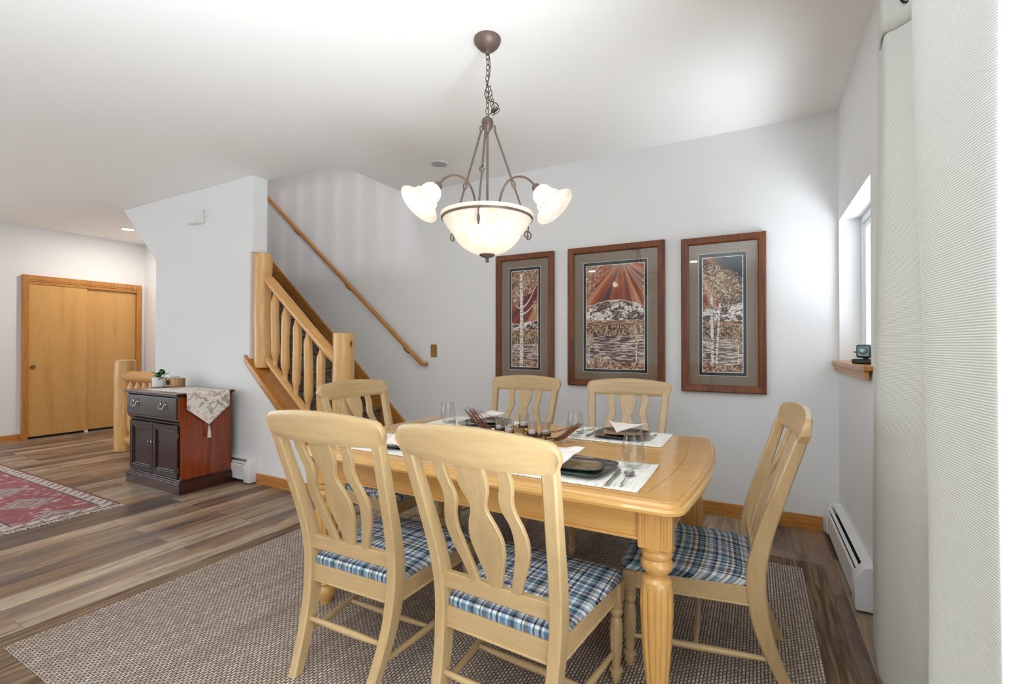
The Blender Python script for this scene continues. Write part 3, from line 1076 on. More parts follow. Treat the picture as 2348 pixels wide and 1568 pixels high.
ZR = 1.884
for k, az in enumerate((-10, 112, -128)):
    m = MB()
    a0, a1 = pol(az, 0.040, 2.335), pol(az, 0.222, ZR)
    m.tube([a0, a0.lerp(a1, 0.53)], 0.0055, 8)
    # twisted cage
    b0, b1 = a0.lerp(a1, 0.53), a0.lerp(a1, 0.63)
    d = (b1 - b0).normalized(); u1 = d.orthogonal().normalized(); u2 = d.cross(u1)
    for q in range(4):
        pts = []
        for s in range(11):
            t = s / 10
            ph = q * PI / 2 + t * PI * 1.2
            rr = 0.012 * math.sin(PI * t)
            pts.append(b0.lerp(b1, t) + (u1 * math.cos(ph) + u2 * math.sin(ph)) * rr)
        m.tube(pts, 0.0022, 6)
    m.tube([b1, a1], 0.005, 8)
    # hook eye at the top
    link(m, tuple(pol(az, 0.040, 2.345)), k % 2, 0.013, 0.008, 0.0028)
    link(m, tuple(a1 + Vector((0, 0, -0.004))), k % 2, 0.014, 0.009, 0.0025)
    build('support_rod', m, M['bronze'], chd)
    # scroll under the rim
    c0 = pol(az, 0.215, 1.862)
    out = (pol(az, 1, 0) - pol(az, 0, 0)).normalized()
    pts = []
    for s in range(22):
        t = s / 21
        th = -PI / 2 + t * 2.3 * PI
        rr = 0.026 * (1 - 0.62 * t)
        pts.append(c0 + out * (0.012 + rr * math.cos(th)) + Vector((0, 0, -0.045 + rr * math.sin(th))))
    build('scroll', MB().tube([c0 + out * 0.02, c0 + out * 0.016 + Vector((0, 0, -0.03))] + pts, 0.0035, 8), M['bronze'], chd)
build('rim_ring', MB().lathe([(0.226, Z(1.880)), (0.232, Z(1.874)), (0.228, Z(1.866)), (0.221, Z(1.868)), (0.226, Z(1.880))], 48, cap=False), M['bronze'], chd)
bowl_prof = [(0.236, Z(1.894)), (0.232, Z(1.889)), (0.228, Z(1.872)), (0.215, Z(1.852)), (0.208, Z(1.848)), (0.202, Z(1.832)), (0.192, Z(1.826)), (0.186, Z(1.810)), (0.176, Z(1.803)), (0.168, Z(1.785)), (0.150, Z(1.758)), (0.125, Z(1.733)), (0.095, Z(1.713)), (0.06, Z(1.699)), (0.025, Z(1.692)), (0.004, Z(1.691))]
build('glass_bowl', MB().lathe(bowl_prof, 56, cap=False), M['shade'], chd, angle=80)
build('finial', MB().lathe([(0.0, Z(1.70)), (0.038, Z(1.698)), (0.040, Z(1.692)), (0.030, Z(1.684)), (0.012, Z(1.678)), (0.006, Z(1.672)), (0.009, Z(1.666)), (0.010, Z(1.662)), (0.006, Z(1.655)), (0.0, Z(1.653))], 24, cap=False), M['bronze'], chd)
for k, az in enumerate((-60, 60, 180)):
    m = MB()
    pts = bez(pol(az, 0.060, 1.86), pol(az, 0.066, 2.00), pol(az, 0.10, 2.062), pol(az, 0.165, 2.062), 12) + \
        bez(pol(az, 0.165, 2.062), pol(az, 0.215, 2.062), pol(az, 0.245, 2.03), pol(az, 0.268, 1.995), 10)[1:]
    m.tube(pts, 0.0055, 10)
    arm = build('arm', m, M['bronze'], chd)
    fit = pol(az, 0.268, 1.995)
    mouth = pol(az, 0.372, 1.880)
    ax = (mouth - fit).normalized()
    q = Vector((0, 0, 1)).rotation_difference(ax).to_matrix()
    build('socket_cup', MB().lathe([(0.0, -0.012), (0.014, -0.012), (0.020, -0.004), (0.021, 0.012), (0.026, 0.016), (0.027, 0.026), (0.0, 0.026)], 20, fit, rot=q, cap=False), M['bronze'], arm)
    sp = [(0.026, 0.018), (0.036, 0.024), (0.046, 0.040), (0.050, 0.058), (0.049, 0.072), (0.054, 0.082), (0.062, 0.090), (0.065, 0.102), (0.072, 0.116), (0.086, 0.132), (0.101, 0.143), (0.1035, 0.146), (0.101, 0.147)]
    build('glass_shade', MB().lathe(sp, 40, fit, rot=q, cap=False), M['shade'], chd, angle=80)
    bc = fit + ax * 0.075
    build('bulb', MB().sphere(tuple(bc), 0.026, 16, 10), M['bulb'], chd)
    ld = bpy.data.lights.new('shade_lamp', 'POINT'); ld.energy = 0.25; ld.color = WARM; ld.shadow_soft_size = 0.03
    lo = bpy.data.objects.new('shade_lamp', ld); COL.objects.link(lo); lo.parent = chd; lo.location = tuple(fit + ax * 0.106)
for k in range(2):
    bc = pol(90 + 180 * k, 0.05, 1.80)
    build('bulb', MB().sphere(tuple(bc), 0.026, 16, 10), M['bulb'], chd)
    ld = bpy.data.lights.new('bowl_lamp', 'POINT'); ld.energy = 0.33; ld.color = (1, 0.89, 0.76); ld.shadow_soft_size = 0.03
    lo = bpy.data.objects.new('bowl_lamp', ld); COL.objects.link(lo); lo.parent = chd; lo.location = tuple(bc + Vector((0, 0, 0.045)))

# ================================================================== PICTURES
def fbm(X, Y, sx, sy, seed, octs=4):
    out = np.zeros_like(X)
    amp = 1.0; tot = 0
    for o in range(octs):
        r = np.random.default_rng(seed + o)
        G = r.random((64, 64))
        fx, fy = X * sx * 2 ** o, Y * sy * 2 ** o
        ix, iy = np.floor(fx).astype(int), np.floor(fy).astype(int)
        tx, ty = fx - ix, fy - iy
        tx, ty = tx * tx * (3 - 2 * tx), ty * ty * (3 - 2 * ty)
        g = lambda a, b: G[a % 64, b % 64]
        out += amp * ((g(ix, iy) * (1 - tx) + g(ix + 1, iy) * tx) * (1 - ty) + (g(ix, iy + 1) * (1 - tx) + g(ix + 1, iy + 1) * tx) * ty)
        tot += amp; amp *= 0.55
    return out / tot


def lin(c):
    c = np.asarray(c) / 255.0
    return np.where(c <= 0.04045, c / 12.92, ((c + 0.055) / 1.055) ** 2.4)


def paint_print(w, h, kind, seed):
    """w,h metres; returns nx,ny, colours (ny,nx,3) bottom row first"""
    nx, ny = int(w / 0.0022), int(h / 0.0022)
    x = np.linspace(0, w, nx)[None, :].repeat(ny, 0)
    y = np.linspace(0, h, ny)[:, None].repeat(nx, 1)
    u, v = x / w, y / h
    img = np.zeros((ny, nx, 3))
    # sky of rays
    px, py = {'left': (1.6, 1.05), 'mid': (0.62, 1.04), 'right': (-0.2, 1.08)}[kind]
    ang_ = np.arctan2((u - px) * w, (py - v) * h)
    r = fbm(ang_ * 5 + 9, v * 0.4, 1.6, 1.0, seed, 3)
    r = (r - r.min()) / (r.max() - r.min())
    pal = np.array([[36, 22, 30], [96, 48, 60], [140, 60, 32], [182, 92, 48], [196, 156, 128], [112, 66, 78]])
    t_ = r * 5 * 0.999
    i0 = np.clip(t_.astype(int), 0, 4)
    ft = (t_ - i0)[..., None]
    img[:] = pal[i0] * (1 - ft) + pal[i0 + 1] * ft
    d = np.hypot((u - px) * w, (py - v) * h)
    glow = np.exp(-d / 0.16)[..., None]
    if kind == 'mid': img = img * (1 - 0.75 * glow) + np.array([214, 196, 184]) * 0.75 * glow
    if kind == 'right':
        k = np.clip((u - 0.35) * 1.8 + (v - 0.8) * 2.5, 0, 1)[..., None]
        img = img * (1 - k) + np.array([44, 56, 68]) * k
    # mountain
    ridge = fbm(x, x * 0 + 3, 14, 1, seed + 20, 4)[0][None, :]
    mt = {'left': 0.50, 'mid': 0.585, 'right': 0.555}[kind]
    prof = {'left': mt - 0.05 + 0.06 * np.maximum(0, u - 0.4), 'mid': mt + 0.075 * (1 - (2 * (u - 0.5)) ** 2), 'right': mt - 0.03 + 0.08 * u * (1.4 - 0.5 * u)}[kind] + 0.022 * (ridge - 0.5)
    mask = v < prof
    tex = fbm(x + y * 0.6, y * 1.0 - x * 0.7, 60, 130, seed + 30, 4)
    tex = np.clip((tex - 0.36) / 0.28, 0, 1)[..., None]
    big = fbm(x + y * 0.9, y - x * 0.4, 18, 34, seed + 33, 3)
    tex = np.clip(tex + (np.clip((big - 0.42) / 0.2, 0, 1)[..., None] - 0.45) * 0.9, 0, 1)
    snow = np.clip(1 - (prof - v) / 0.018, 0, 1)[..., None]
    tex = np.maximum(tex, snow * 0.95)
    rock = np.array([74, 54, 46]) * (1 - tex) + np.array([244, 232, 224]) * tex
    img = np.where(mask[..., None], rock, img)
    # foothill lines, forest, lake
    f0 = mt - 0.115
    m = v < f0
    hl = np.clip((fbm(x, y, 26, 200, seed + 40, 3) - 0.35) / 0.3, 0, 1)[..., None]
    img = np.where(m[..., None], np.array([120, 82, 58]) * (1 - hl) + np.array([222, 196, 168]) * hl, img)
    m = v < f0 - 0.035
    fo = np.clip((fbm(x, y, 230, 90, seed + 50, 3) - 0.42) / 0.16, 0, 1)[..., None]
    img = np.where(m[..., None], np.array([50, 34, 28]) * (1 - fo) + np.array([206, 172, 140]) * fo, img)
    m = v < f0 - 0.145
    la = np.clip((fbm(x, y, 22, 170, seed + 60, 3) - 0.34) / 0.3, 0, 1)[..., None]
    img = np.where(m[..., None], np.array([84, 64, 60]) * (1 - la) + np.array([224, 208, 198]) * la, img)
    m = v < 0.085 + 0.02 * np.sin(u * 5 + seed)
    gr_ = np.clip((fbm(x, y, 90, 110, seed + 70, 3) - 0.36) / 0.28, 0, 1)[..., None]
    img = np.where(m[..., None], np.array([120, 82, 66]) * (1 - gr_) + np.array([216, 190, 168]) * gr_, img)

    def crown(cx, cy, rx, ry, dens=0.5):
        nz_ = fbm(x + cx, y, 260, 260, seed + 80, 2)
        rr = np.hypot((u - cx) * w / rx, (v - cy) * h / ry)
        mk = (rr < 1) & (nz_ > dens * (0.75 + 0.5 * rr))
        hue = fbm(x, y, 80, 80, seed + 90, 2)
        hue = np.clip((hue - 0.3) / 0.4, 0, 1)
        cc = np.array([168, 130, 92]) * (1 - hue[..., None]) + np.array([240, 228, 206]) * hue[..., None]
        cc = np.where((nz_ * 7 % 1 < 0.25)[..., None], np.array([70, 50, 40]), cc)
        img[mk] = cc[mk]

    def trunk(cx, hw_, v0, v1, lean=0.0):
        c0 = cx + lean * (v - v0)
        mk = (np.abs(u - c0) * w < hw_ * (1 - 0.35 * (v - v0) / (v1 - v0))) & (v > v0) & (v < v1)
        bark = (fbm(x, y, 60, 260, seed + 95, 2) > 0.63)
        shade_ = ((u - c0) * w / hw_ > 0.55)
        cc = np.where(bark[..., None], np.array([52, 44, 42]), np.where(shade_[..., None], np.array([176, 164, 158]), np.array([240, 234, 228])))
        img[mk] = cc[mk]

    if kind == 'left':
        crown(0.5, 0.90, 0.13, 0.14, 0.42); crown(0.15, 0.72, 0.05, 0.10, 0.5); crown(0.88, 0.62, 0.03, 0.06, 0.5)
        trunk(0.40, 0.022, 0.0, 0.97, -0.02)
        for (a0, b0, a1, b1) in ((0.42, 0.62, 0.95, 0.86), (0.42, 0.72, 0.08, 0.83), (0.42, 0.55, 0.98, 0.71), (0.42, 0.60, 0.1, 0.66)):
            for s in np.linspace(0, 1, 90):
                cu, cv = a0 + (a1 - a0) * s, b0 + (b1 - b0) * s ** 1.6
                mk = np.hypot((u - cu) * w, (v - cv) * h) < 0.006 * (1.2 - s)
                img[mk] = (232, 224, 216)
        crown(0.9, 0.17, 0.035, 0.07, 0.5)
    elif kind == 'mid':
        crown(0.08, 0.93, 0.11, 0.11, 0.5); crown(0.05, 0.78, 0.06, 0.09, 0.52); crown(0.02, 0.60, 0.04, 0.04, 0.52); crown(0.99, 0.78, 0.02, 0.14, 0.5)
        trunk(0.865, 0.006, 0.08, 0.36); crown(0.865, 0.37, 0.06, 0.09, 0.42)
        trunk(0.06, 0.006, 0.05, 0.3); trunk(0.035, 0.004, 0.05, 0.28); crown(0.06, 0.25, 0.045, 0.06, 0.42); crown(0.27, 0.09, 0.03, 0.04, 0.45)
    else:
        crown(0.22, 0.80, 0.10, 0.12, 0.45); crown(0.60, 0.72, 0.12, 0.14, 0.45); crown(0.12, 0.56, 0.04, 0.04, 0.5)
        trunk(0.27, 0.012, 0.08, 0.66, -0.06); trunk(0.36, 0.009, 0.08, 0.62, 0.16)
        trunk(0.88, 0.004, 0.08, 0.22); crown(0.88, 0.26, 0.04, 0.07, 0.45)
    # deckle edge
    e = fbm(x, y, 60, 60, seed + 99, 2) * 0.008
    ed = np.minimum(np.minimum(x, w - x), np.minimum(y, h - y))
    img = np.clip((img - 118) * 1.18 + 108, 0, 250)
    img[ed < e + 0.001] = (236, 232, 226)
    return nx, ny, lin(img)


def colour_grid(name, nx, ny, img, posfn, mat, parent):
    vs = [posfn(i / (nx - 1), j / (ny - 1)) for j in range(ny) for i in range(nx)]
    fs = [(j * nx + i, j * nx + i + 1, (j + 1) * nx + i + 1, (j + 1) * nx + i) for j in range(ny - 1) for i in range(nx - 1)]
    me = bpy.data.meshes.new(name)
    me.from_pydata(vs, [], fs)
    at = me.color_attributes.new('paint', 'FLOAT_COLOR', 'POINT')
    buf = np.ones((ny * nx, 4), dtype=np.float32)
    buf[:, :3] = img.reshape(-1, 3)
    at.data.foreach_set('color', buf.ravel())
    me.materials.append(mat)
    me.update()
    o = bpy.data.objects.new(name, me)
    COL.objects.link(o)
    if parent is not None: o.parent = parent
    return o


def picture(x0, x1, z0, z1, mx, mt, mb_, kind, label, seed):
    W, Hh = x1 - x0, z1 - z0
    r = empty('framed_picture', ((x0 + x1) / 2, YB, z0))
    tag(r, label, 'picture', 'framed mountain prints on the back wall')
    hw = W / 2
    fw = 0.052
    fr = MB()
    prof = [(0, 0), (0, 0.030), (0.006, 0.034), (fw - 0.008, 0.030), (fw, 0.022), (fw, 0.0)]
    n = len(prof)
    cs = [(-hw, 0, 1, 1), (hw, 0, -1, 1), (hw, Hh, -1, -1), (-hw, Hh, 1, -1)]
    vs = []
    for (cx, cz, sx, sz) in cs:
        for (a, d) in prof: vs.append((cx + sx * a, -d - 0.002, cz + sz * a))
    fs = []
    for k in range(4):
        k2 = (k + 1) % 4
        for i in range(n - 1): fs.append((k * n + i, k2 * n + i, k2 * n + i + 1, k * n + i + 1))
    fr.add(vs, fs)
    build('frame', fr, M['frame_wood'], r, smooth=False)
    build('backing_board', bx(-hw + 0.01, hw - 0.01, -0.004, -0.001, 0.01, Hh - 0.01), M['black'], r, smooth=False)
    ox0, ox1, oz0, oz1 = -hw + mx, hw - mx, mb_, Hh - mt
    ring = lambda a0, a1, b0, b1, t, y0, y1: MB().box(a0, a1, y0, y1, b0, b0 + t).box(a0, a1, y0, y1, b1 - t, b1).box(a0, a0 + t, y0, y1, b0 + t, b1 - t).box(a1 - t, a1, y0, y1, b0 + t, b1 - t)
    m = MB()
    iy0, iy1 = -0.012, -0.009
    m.box(-hw + fw - 0.004, ox0, iy0, iy1, fw - 0.004, Hh - fw + 0.004); m.box(ox1, hw - fw + 0.004, iy0, iy1, fw - 0.004, Hh - fw + 0.004)
    m.box(ox0, ox1, iy0, iy1, fw - 0.004, oz0); m.box(ox0, ox1, iy0, iy1, oz1, Hh - fw + 0.004)
    build('mat_board', m, M['passe'], r, smooth=False)
    build('mat_bevel', ring(ox0, ox1, oz0, oz1, 0.003, -0.0115, -0.0085), M['passe_white'], r, smooth=False)
    build('inner_mat', bx(ox0 + 0.003, ox1 - 0.003, -0.009, -0.007, oz0 + 0.003, oz1 - 0.003), M['passe_black'], r, smooth=False)
    b = 0.024
    pw, ph = ox1 - ox0 - 2 * b, oz1 - oz0 - 2 * b - 0.004
    nx, ny, img = paint_print(pw, ph, kind, seed)
    colour_grid('print', nx, ny, img, lambda a, c_: (ox0 + b + pw * a, -0.0095, oz0 + b + ph * c_), M['art'], r)
    build('glass_pane', bx(-hw + fw - 0.004, hw - fw + 0.004, -0.0175, -0.016, fw - 0.004, Hh - fw + 0.004), M['picture_glass'], r, smooth=False)


picture(-2.10, -1.53, 0.90, 2.05, 0.128, 0.118, 0.118, 'left', 'narrow framed print of one tall birch trunk, nearest the chandelier side', 101)
picture(-1.40, -0.612, 0.905, 2.05, 0.130, 0.128, 0.113, 'mid', 'widest framed print, snowy dome mountain under a rayed sky', 202)
picture(-0.492, 0.070, 0.897, 2.036, 0.120, 0.122, 0.118, 'right', 'narrow framed print of twin birch trunks, nearest the side window', 303)

# ================================================================== HEATERS
def heater(length, label, loc, rotz, end_lo=True, end_hi=True):
    """local: x along wall, y = out from wall (negative), z up"""
    r = empty('baseboard_heater', loc, rotz)
    tag(r, label, 'heater')
    L = length
    e = 0.07
    back = MB().prism([(0, 0.025), (-0.004, 0.025), (-0.004, 0.205), (-0.042, 0.205), (-0.044, 0.208), (0, 0.212)], e, L - e, 'yz')
    build('back_panel', back, M['white_metal'], r, smooth=False)
    fr = MB().prism([(-0.070, 0.035), (-0.074, 0.035), (-0.076, 0.160), (-0.070, 0.170), (-0.066, 0.168), (-0.072, 0.158)], e, L - e, 'yz')
    build('front_cover', fr, M['white_metal'], r, smooth=False)
    build('damper', MB().prism([(-0.050, 0.186), (-0.062, 0.172), (-0.060, 0.170), (-0.048, 0.184)], e, L - e, 'yz'), M['white_metal'], r, smooth=False)
    build('fins', MB().box(e, L - e, -0.066, -0.006, 0.06, 0.15), M['fin'], r, smooth=False)
    prof = [(0, 0.012), (-0.076, 0.012), (-0.080, 0.018), (-0.080, 0.162), (-0.046, 0.208), (-0.040, 0.212), (0, 0.216)]
    if end_lo: build('end_cap', MB().prism(prof, 0, e + 0.004, 'yz'), M['white_metal'], r, bevel=0.003)
    if end_hi: build('end_cap', MB().prism(prof, L - e - 0.004, L, 'yz'), M['white_metal'], r, bevel=0.003)
    return r


heater(1.045, 'white baseboard heater under the side window', (XR, 3.690, 0), -PI / 2)
heater(1.55, 'white baseboard heater partly behind the dark cabinet', (-5.51, YP, 0), 0, True, True)

# ================================================================== CURTAIN
cu = empty('curtain', (0.42, 1.6, 0))
tag(cu, 'pale grey ribbed curtain hanging in wide folds beside the patio door', 'curtain')


def at_ux(u, x):
    """world y on the plane x seen at image column u"""
    k = (u - 1174.0) / F_PX
    # lateral = k*depth ; lateral = x cos + y sin ; depth = -x sin + y cos
    cs, sn = math.cos(YAW), math.sin(YAW)
    return x * (cs + k * sn) / (k * cs - sn)


top = [(0.475, at_ux(2016, .475)), (0.43, at_ux(2017, .43)), (0.405, at_ux(2024, .405)), (0.395, at_ux(2032, .395)), (0.425, at_ux(2062, .425)), (0.462, at_ux(2106, .462)), (0.44, at_ux(2128, .44)),
       (0.375, at_ux(2108, .375)), (0.335, at_ux(2101, .335)), (0.325, at_ux(2112, .325)), (0.335, at_ux(2180, .335)), (0.345, at_ux(2260, .345)), (0.352, at_ux(2296, .352)), (0.358, at_ux(2302, .358)), (0.366, at_ux(2306, .366)), (0.376, at_ux(2308, .376))]
bot = [(0.475, at_ux(2000, .475)), (0.43, at_ux(2000, .43)), (0.405, at_ux(2005, .405)), (0.395, at_ux(2013, .395)), (0.425, at_ux(2060, .425)), (0.462, at_ux(2128, .462)), (0.44, at_ux(2152, .44)),
       (0.375, at_ux(2134, .375)), (0.335, at_ux(2127, .335)), (0.325, at_ux(2136, .325)), (0.335, at_ux(2190, .335)), (0.345, at_ux(2255, .345)), (0.352, at_ux(2290, .352)), (0.358, at_ux(2300, .358)), (0.366, at_ux(2306, .366)), (0.376, at_ux(2311, .376))]


def resamp(poly, n):
    tab = [(i,) + p for i, p in enumerate(poly)]
    return [r[1:] for r in smooth_tab(tab, n)]


tp_, bp_ = resamp(top, 90), resamp(bot, 90)
CZ0, CZ1 = 0.02, 2.46


def curt(a, b):
    i = min(int(a * 90 + 0.5), 90)
    z = CZ0 + (CZ1 - CZ0) * b
    k = min(1, max(0, (z - 0.55) / 1.6))
    x = bp_[i][0] * (1 - k) + tp_[i][0] * k
    y = bp_[i][1] * (1 - k) + tp_[i][1] * k
    wv = 0.006 * math.sin(z * 3.1 + a * 9) * math.sin(a * PI)
    return (x + wv - 0.42, y + wv * 0.5 - 1.6, z)


o = build('curtain_cloth', MB().grid(curt, 91, 90), M['curtain'], cu, solid=0.003, angle=80)
hem = [((p[0] - 0.42) , p[1] - 1.6) for p in tp_[12:40]]
build('header_hem', MB().grid(lambda a, b: ((hem[min(int(a * 27 + .5), 27)][0] - 0.0045), hem[min(int(a * 27 + .5), 27)][1] - 0.003, 2.30 + 0.15 * b), 28, 4), M['curtain'], cu, solid=0.003, angle=80)
rg = MB()
GI = 27
gy = tp_[GI][1]
rg.tube([(tp_[GI][0] - 0.42 + 0.016 * math.cos(a) - 0.004, gy - 1.6 - 0.008, 2.395 + 0.030 * math.sin(a)) for a in np.linspace(0, 2 * PI, 17)[:-1]], 0.004, 6, closed=True)
build('grommet', rg, M['black'], cu)
rod = empty('curtain_rod', (0.42, 0.4, 2.43))
tag(rod, 'thin black curtain rod above the patio door', 'curtain rod')
build('rod', MB().tube([(0, -1.75, 0), (0, 1.50, 0)], 0.009, 12), M['black'], rod)
for yy in (-1.7, 0.5):
    build('rod_bracket', MB().tube([(0, yy, 0), (0.066, yy, 0)], 0.006, 8), M['black'], rod)

# ================================================================== RUGS
rug = empty('area_rug', (-1.22, 1.80, 0))
tag(rug, 'large beige-brown pebble-weave area rug under the dining table', 'rug')
RX0, RX1, RY0, RY1 = -2.80, 0.335, 0.60, 3.115
bw = 0.105
lx0, lx1, ly0, ly1 = RX0 + 1.22, RX1 + 1.22, RY0 - 1.8, RY1 - 1.8
build('woven_field', bx(lx0 + bw, lx1 - bw, ly0 + bw, ly1 - bw, 0.001, 0.0095), M['sisal'], rug, smooth=False)
bb = MB()
bb.box(lx0, lx0 + bw, ly0, ly1, 0.001, 0.0085); bb.box(lx1 - bw, lx1, ly0, ly1, 0.001, 0.0085)
bb.box(lx0 + bw, lx1 - bw, ly0, ly0 + bw, 0.001, 0.0085); bb.box(lx0 + bw, lx1 - bw, ly1 - bw, ly1, 0.001, 0.0085)
build('binding', bb, M['binding'], rug, smooth=False, bevel=0.002)
RUG_T = 0.0095


def paint_runner(L, W):
    nx, ny = int(L / 0.007), int(W / 0.007)
    x = np.linspace(0, L, nx)[None, :].repeat(ny, 0)
    y = np.linspace(0, W, ny)[:, None].repeat(nx, 1)
    img = np.zeros((ny, nx, 3)); img[:] = (150, 86, 88)
    img += ((fbm(x, y, 40, 40, 5, 3) - 0.5) * 40)[..., None]
    cy = W / 2
    per = 0.55
    xm = (x + 0.12) % per - per / 2
    for k, (s, c_) in enumerate(((0.17, (172, 154, 150)), (0.145, (132, 104, 106)), (0.125, (186, 170, 164)), (0.085, (128, 112, 116)), (0.05, (176, 130, 126)))):
        dm = np.abs(xm) + np.abs(y - cy) * 1.15
        stp = np.floor(dm / 0.014) * 0.014
        img[stp < s] = c_
    mot = (fbm(x, y, 22, 22, 8, 2) > 0.68)
    dd = np.abs(xm) + np.abs(y - cy)
    img[mot & (dd > 0.19)] = (184, 158, 150)
    edge = np.minimum(np.minimum(x, L - x), np.minimum(y, W - y))
    bd = edge < 0.105
    img[bd] = (196, 182, 172)
    tri = (np.abs(((x + y) * 20) % 2 - 1) > 0.55) & (fbm(x, y, 50, 50, 3, 2) > 0.42)
    img[bd & tri & (edge > 0.02) & (edge < 0.09)] = (134, 108, 106)
    img[(edge < 0.016)] = (120, 74, 76)
    img[(edge > 0.095) & (edge < 0.112)] = (92, 78, 86)
    img += ((fbm(x, y, 90, 90, 15, 2) - 0.5) * 24)[..., None]
    return nx, ny, lin(np.clip(img, 0, 255))


rr = empty('runner_rug', (-5.85, 1.43, 0))
tag(rr, 'faded red patterned runner rug with cream fringe', 'rug')
L_, W_ = 3.0, 0.68
nx, ny, img = paint_runner(L_, W_)
colour_grid('pile', nx, ny, img, lambda a, b: (-L_ / 2 + L_ * a, -W_ / 2 + W_ * b, 0.008 + 0.0008 * math.sin(a * 40)), M['woven'], rr)
build('backing', bx(-L_ / 2, L_ / 2, -W_ / 2, W_ / 2, 0.001, 0.0065), M['fringe'], rr, smooth=False)
fg = MB()
for side in (1, -1):
    for k in range(85):
        y = -W_ / 2 + W_ * (k + 0.5) / 85
        l = random.uniform(0.035, 0.055)
        fg.tube([(side * (L_ / 2 - 0.004), y, 0.006), (side * (L_ / 2 + l * 0.5), y + random.uniform(-.003, .003), 0.005), (side * (L_ / 2 + l), y + random.uniform(-.008, .008), 0.003)], [0.003, 0.0028, 0.0016], 5)
build('fringe', fg, M['fringe'], rr)['kind'] = 'stuff'

# ================================================================== TABLE
TZ = 0.76
tcx, tcy = -1.055, 2.03
tb = empty('dining_table', (tcx, tcy, RUG_T))
tag(tb, 'golden pine dining table with reeded legs and bowed ends', 'table')


def top_outline(inset, n=10):
    """rounded rectangle with bowed ends"""
    hx, hy, r, bow = 0.862 - inset, 0.590 - inset, max(0.012, 0.060 - inset), 0.045
    pts = []
    for (sx, sy, a0) in ((1, -1, -90), (1, 1, 0), (-1, 1, 90), (-1, -1, 180)):
        cx_, cy_ = sx * (hx - r), sy * (hy - r)
        arc = [(cx_ + r * math.cos(math.radians(a0 + 90 * k / n)), cy_ + r * math.sin(math.radians(a0 + 90 * k / n))) for k in range(n + 1)]
        pts += arc
        nxt_ = {0: 1, 1: 0, 2: 1, 3: 0}
        if (sx, sy) == (1, -1) or (sx, sy) == (-1, 1):
            ye0, ye1 = arc[-1][1], -arc[-1][1]
            for k in range(1, 14):
                t = k / 14
                pts.append((arc[-1][0], ye0 + (ye1 - ye0) * t))
    out = []
    for (x, y) in pts:
        b = bow * max(0, 1 - (y / (hy)) ** 2) * min(1, abs(x) / hx)
        out.append((x + math.copysign(b, x), y))
    return out


mb = MB()
zt_ = TZ - RUG_T
rings = [(0.030, zt_ - 0.043), (0.012, zt_ - 0.043), (0.003, zt_ - 0.038), (0.0, zt_ - 0.028), (0.004, zt_ - 0.020), (0.012, zt_ - 0.017), (0.013, zt_ - 0.013), (0.018, zt_ - 0.006), (0.026, zt_ - 0.004), (0.027, zt_ - 0.001), (0.034, zt_)]
allr = [(top_outline(i), z) for i, z in rings]
N = len(allr[0][0])
vs, fs = [], []
for ol, z in allr: vs += [(x, y, z) for x, y in ol]
for k in range(len(allr) - 1):
    for i in range(N):
        j = (i + 1) % N
        fs.append((k * N + i, k * N + j, (k + 1) * N + j, (k + 1) * N + i))
fs.append(tuple(range(N))[::-1]); fs.append(tuple((len(allr) - 1) * N + i for i in range(N)))
mb.add(vs, fs)
tt = build('tabletop', mb, M['table_x'], tb, angle=30)
gv = MB()
for sx in (1, -1):
    pts = [(sx * (0.745 + 0.045 * (1 - (y / 0.5) ** 2)), y, zt_ - 0.0003) for y in np.linspace(-0.50, 0.50, 21)]
    gv.tube(pts, 0.0011, 5, flat=0.5)
for y in (-0.497, 0.497):
    gv.tube([(-0.745, y, zt_ - 0.0002), (0.745, y, zt_ - 0.0002)], 0.0009, 5, flat=0.5)
build('inlay_groove', gv, M['groove'], tt)
LX, LY = 0.770, 0.475
ap = MB()
for sy in (-1, 1):
    y0 = sy * (LY + 0.012)
    ap.box(-LX + 0.03, LX - 0.03, min(y0, y0 + sy * 0.022), max(y0, y0 + sy * 0.022), zt_ - 0.155, zt_ - 0.043)
    ap.box(-LX + 0.045, LX - 0.045, min(y0, y0 + sy * 0.030), max(y0, y0 + sy * 0.030), zt_ - 0.153, zt_ - 0.143)
for sx in (-1, 1):
    x0 = sx * (LX + 0.012)
    ap.box(min(x0, x0 + sx * 0.022), max(x0, x0 + sx * 0.022), -LY + 0.03, LY - 0.03, zt_ - 0.155, zt_ - 0.043)
    ap.box(min(x0, x0 + sx * 0.030), max(x0, x0 + sx * 0.030), -LY + 0.045, LY - 0.045, zt_ - 0.153, zt_ - 0.143)
build('apron', ap, M['table_x'], tb, smooth=False, bevel=0.003)


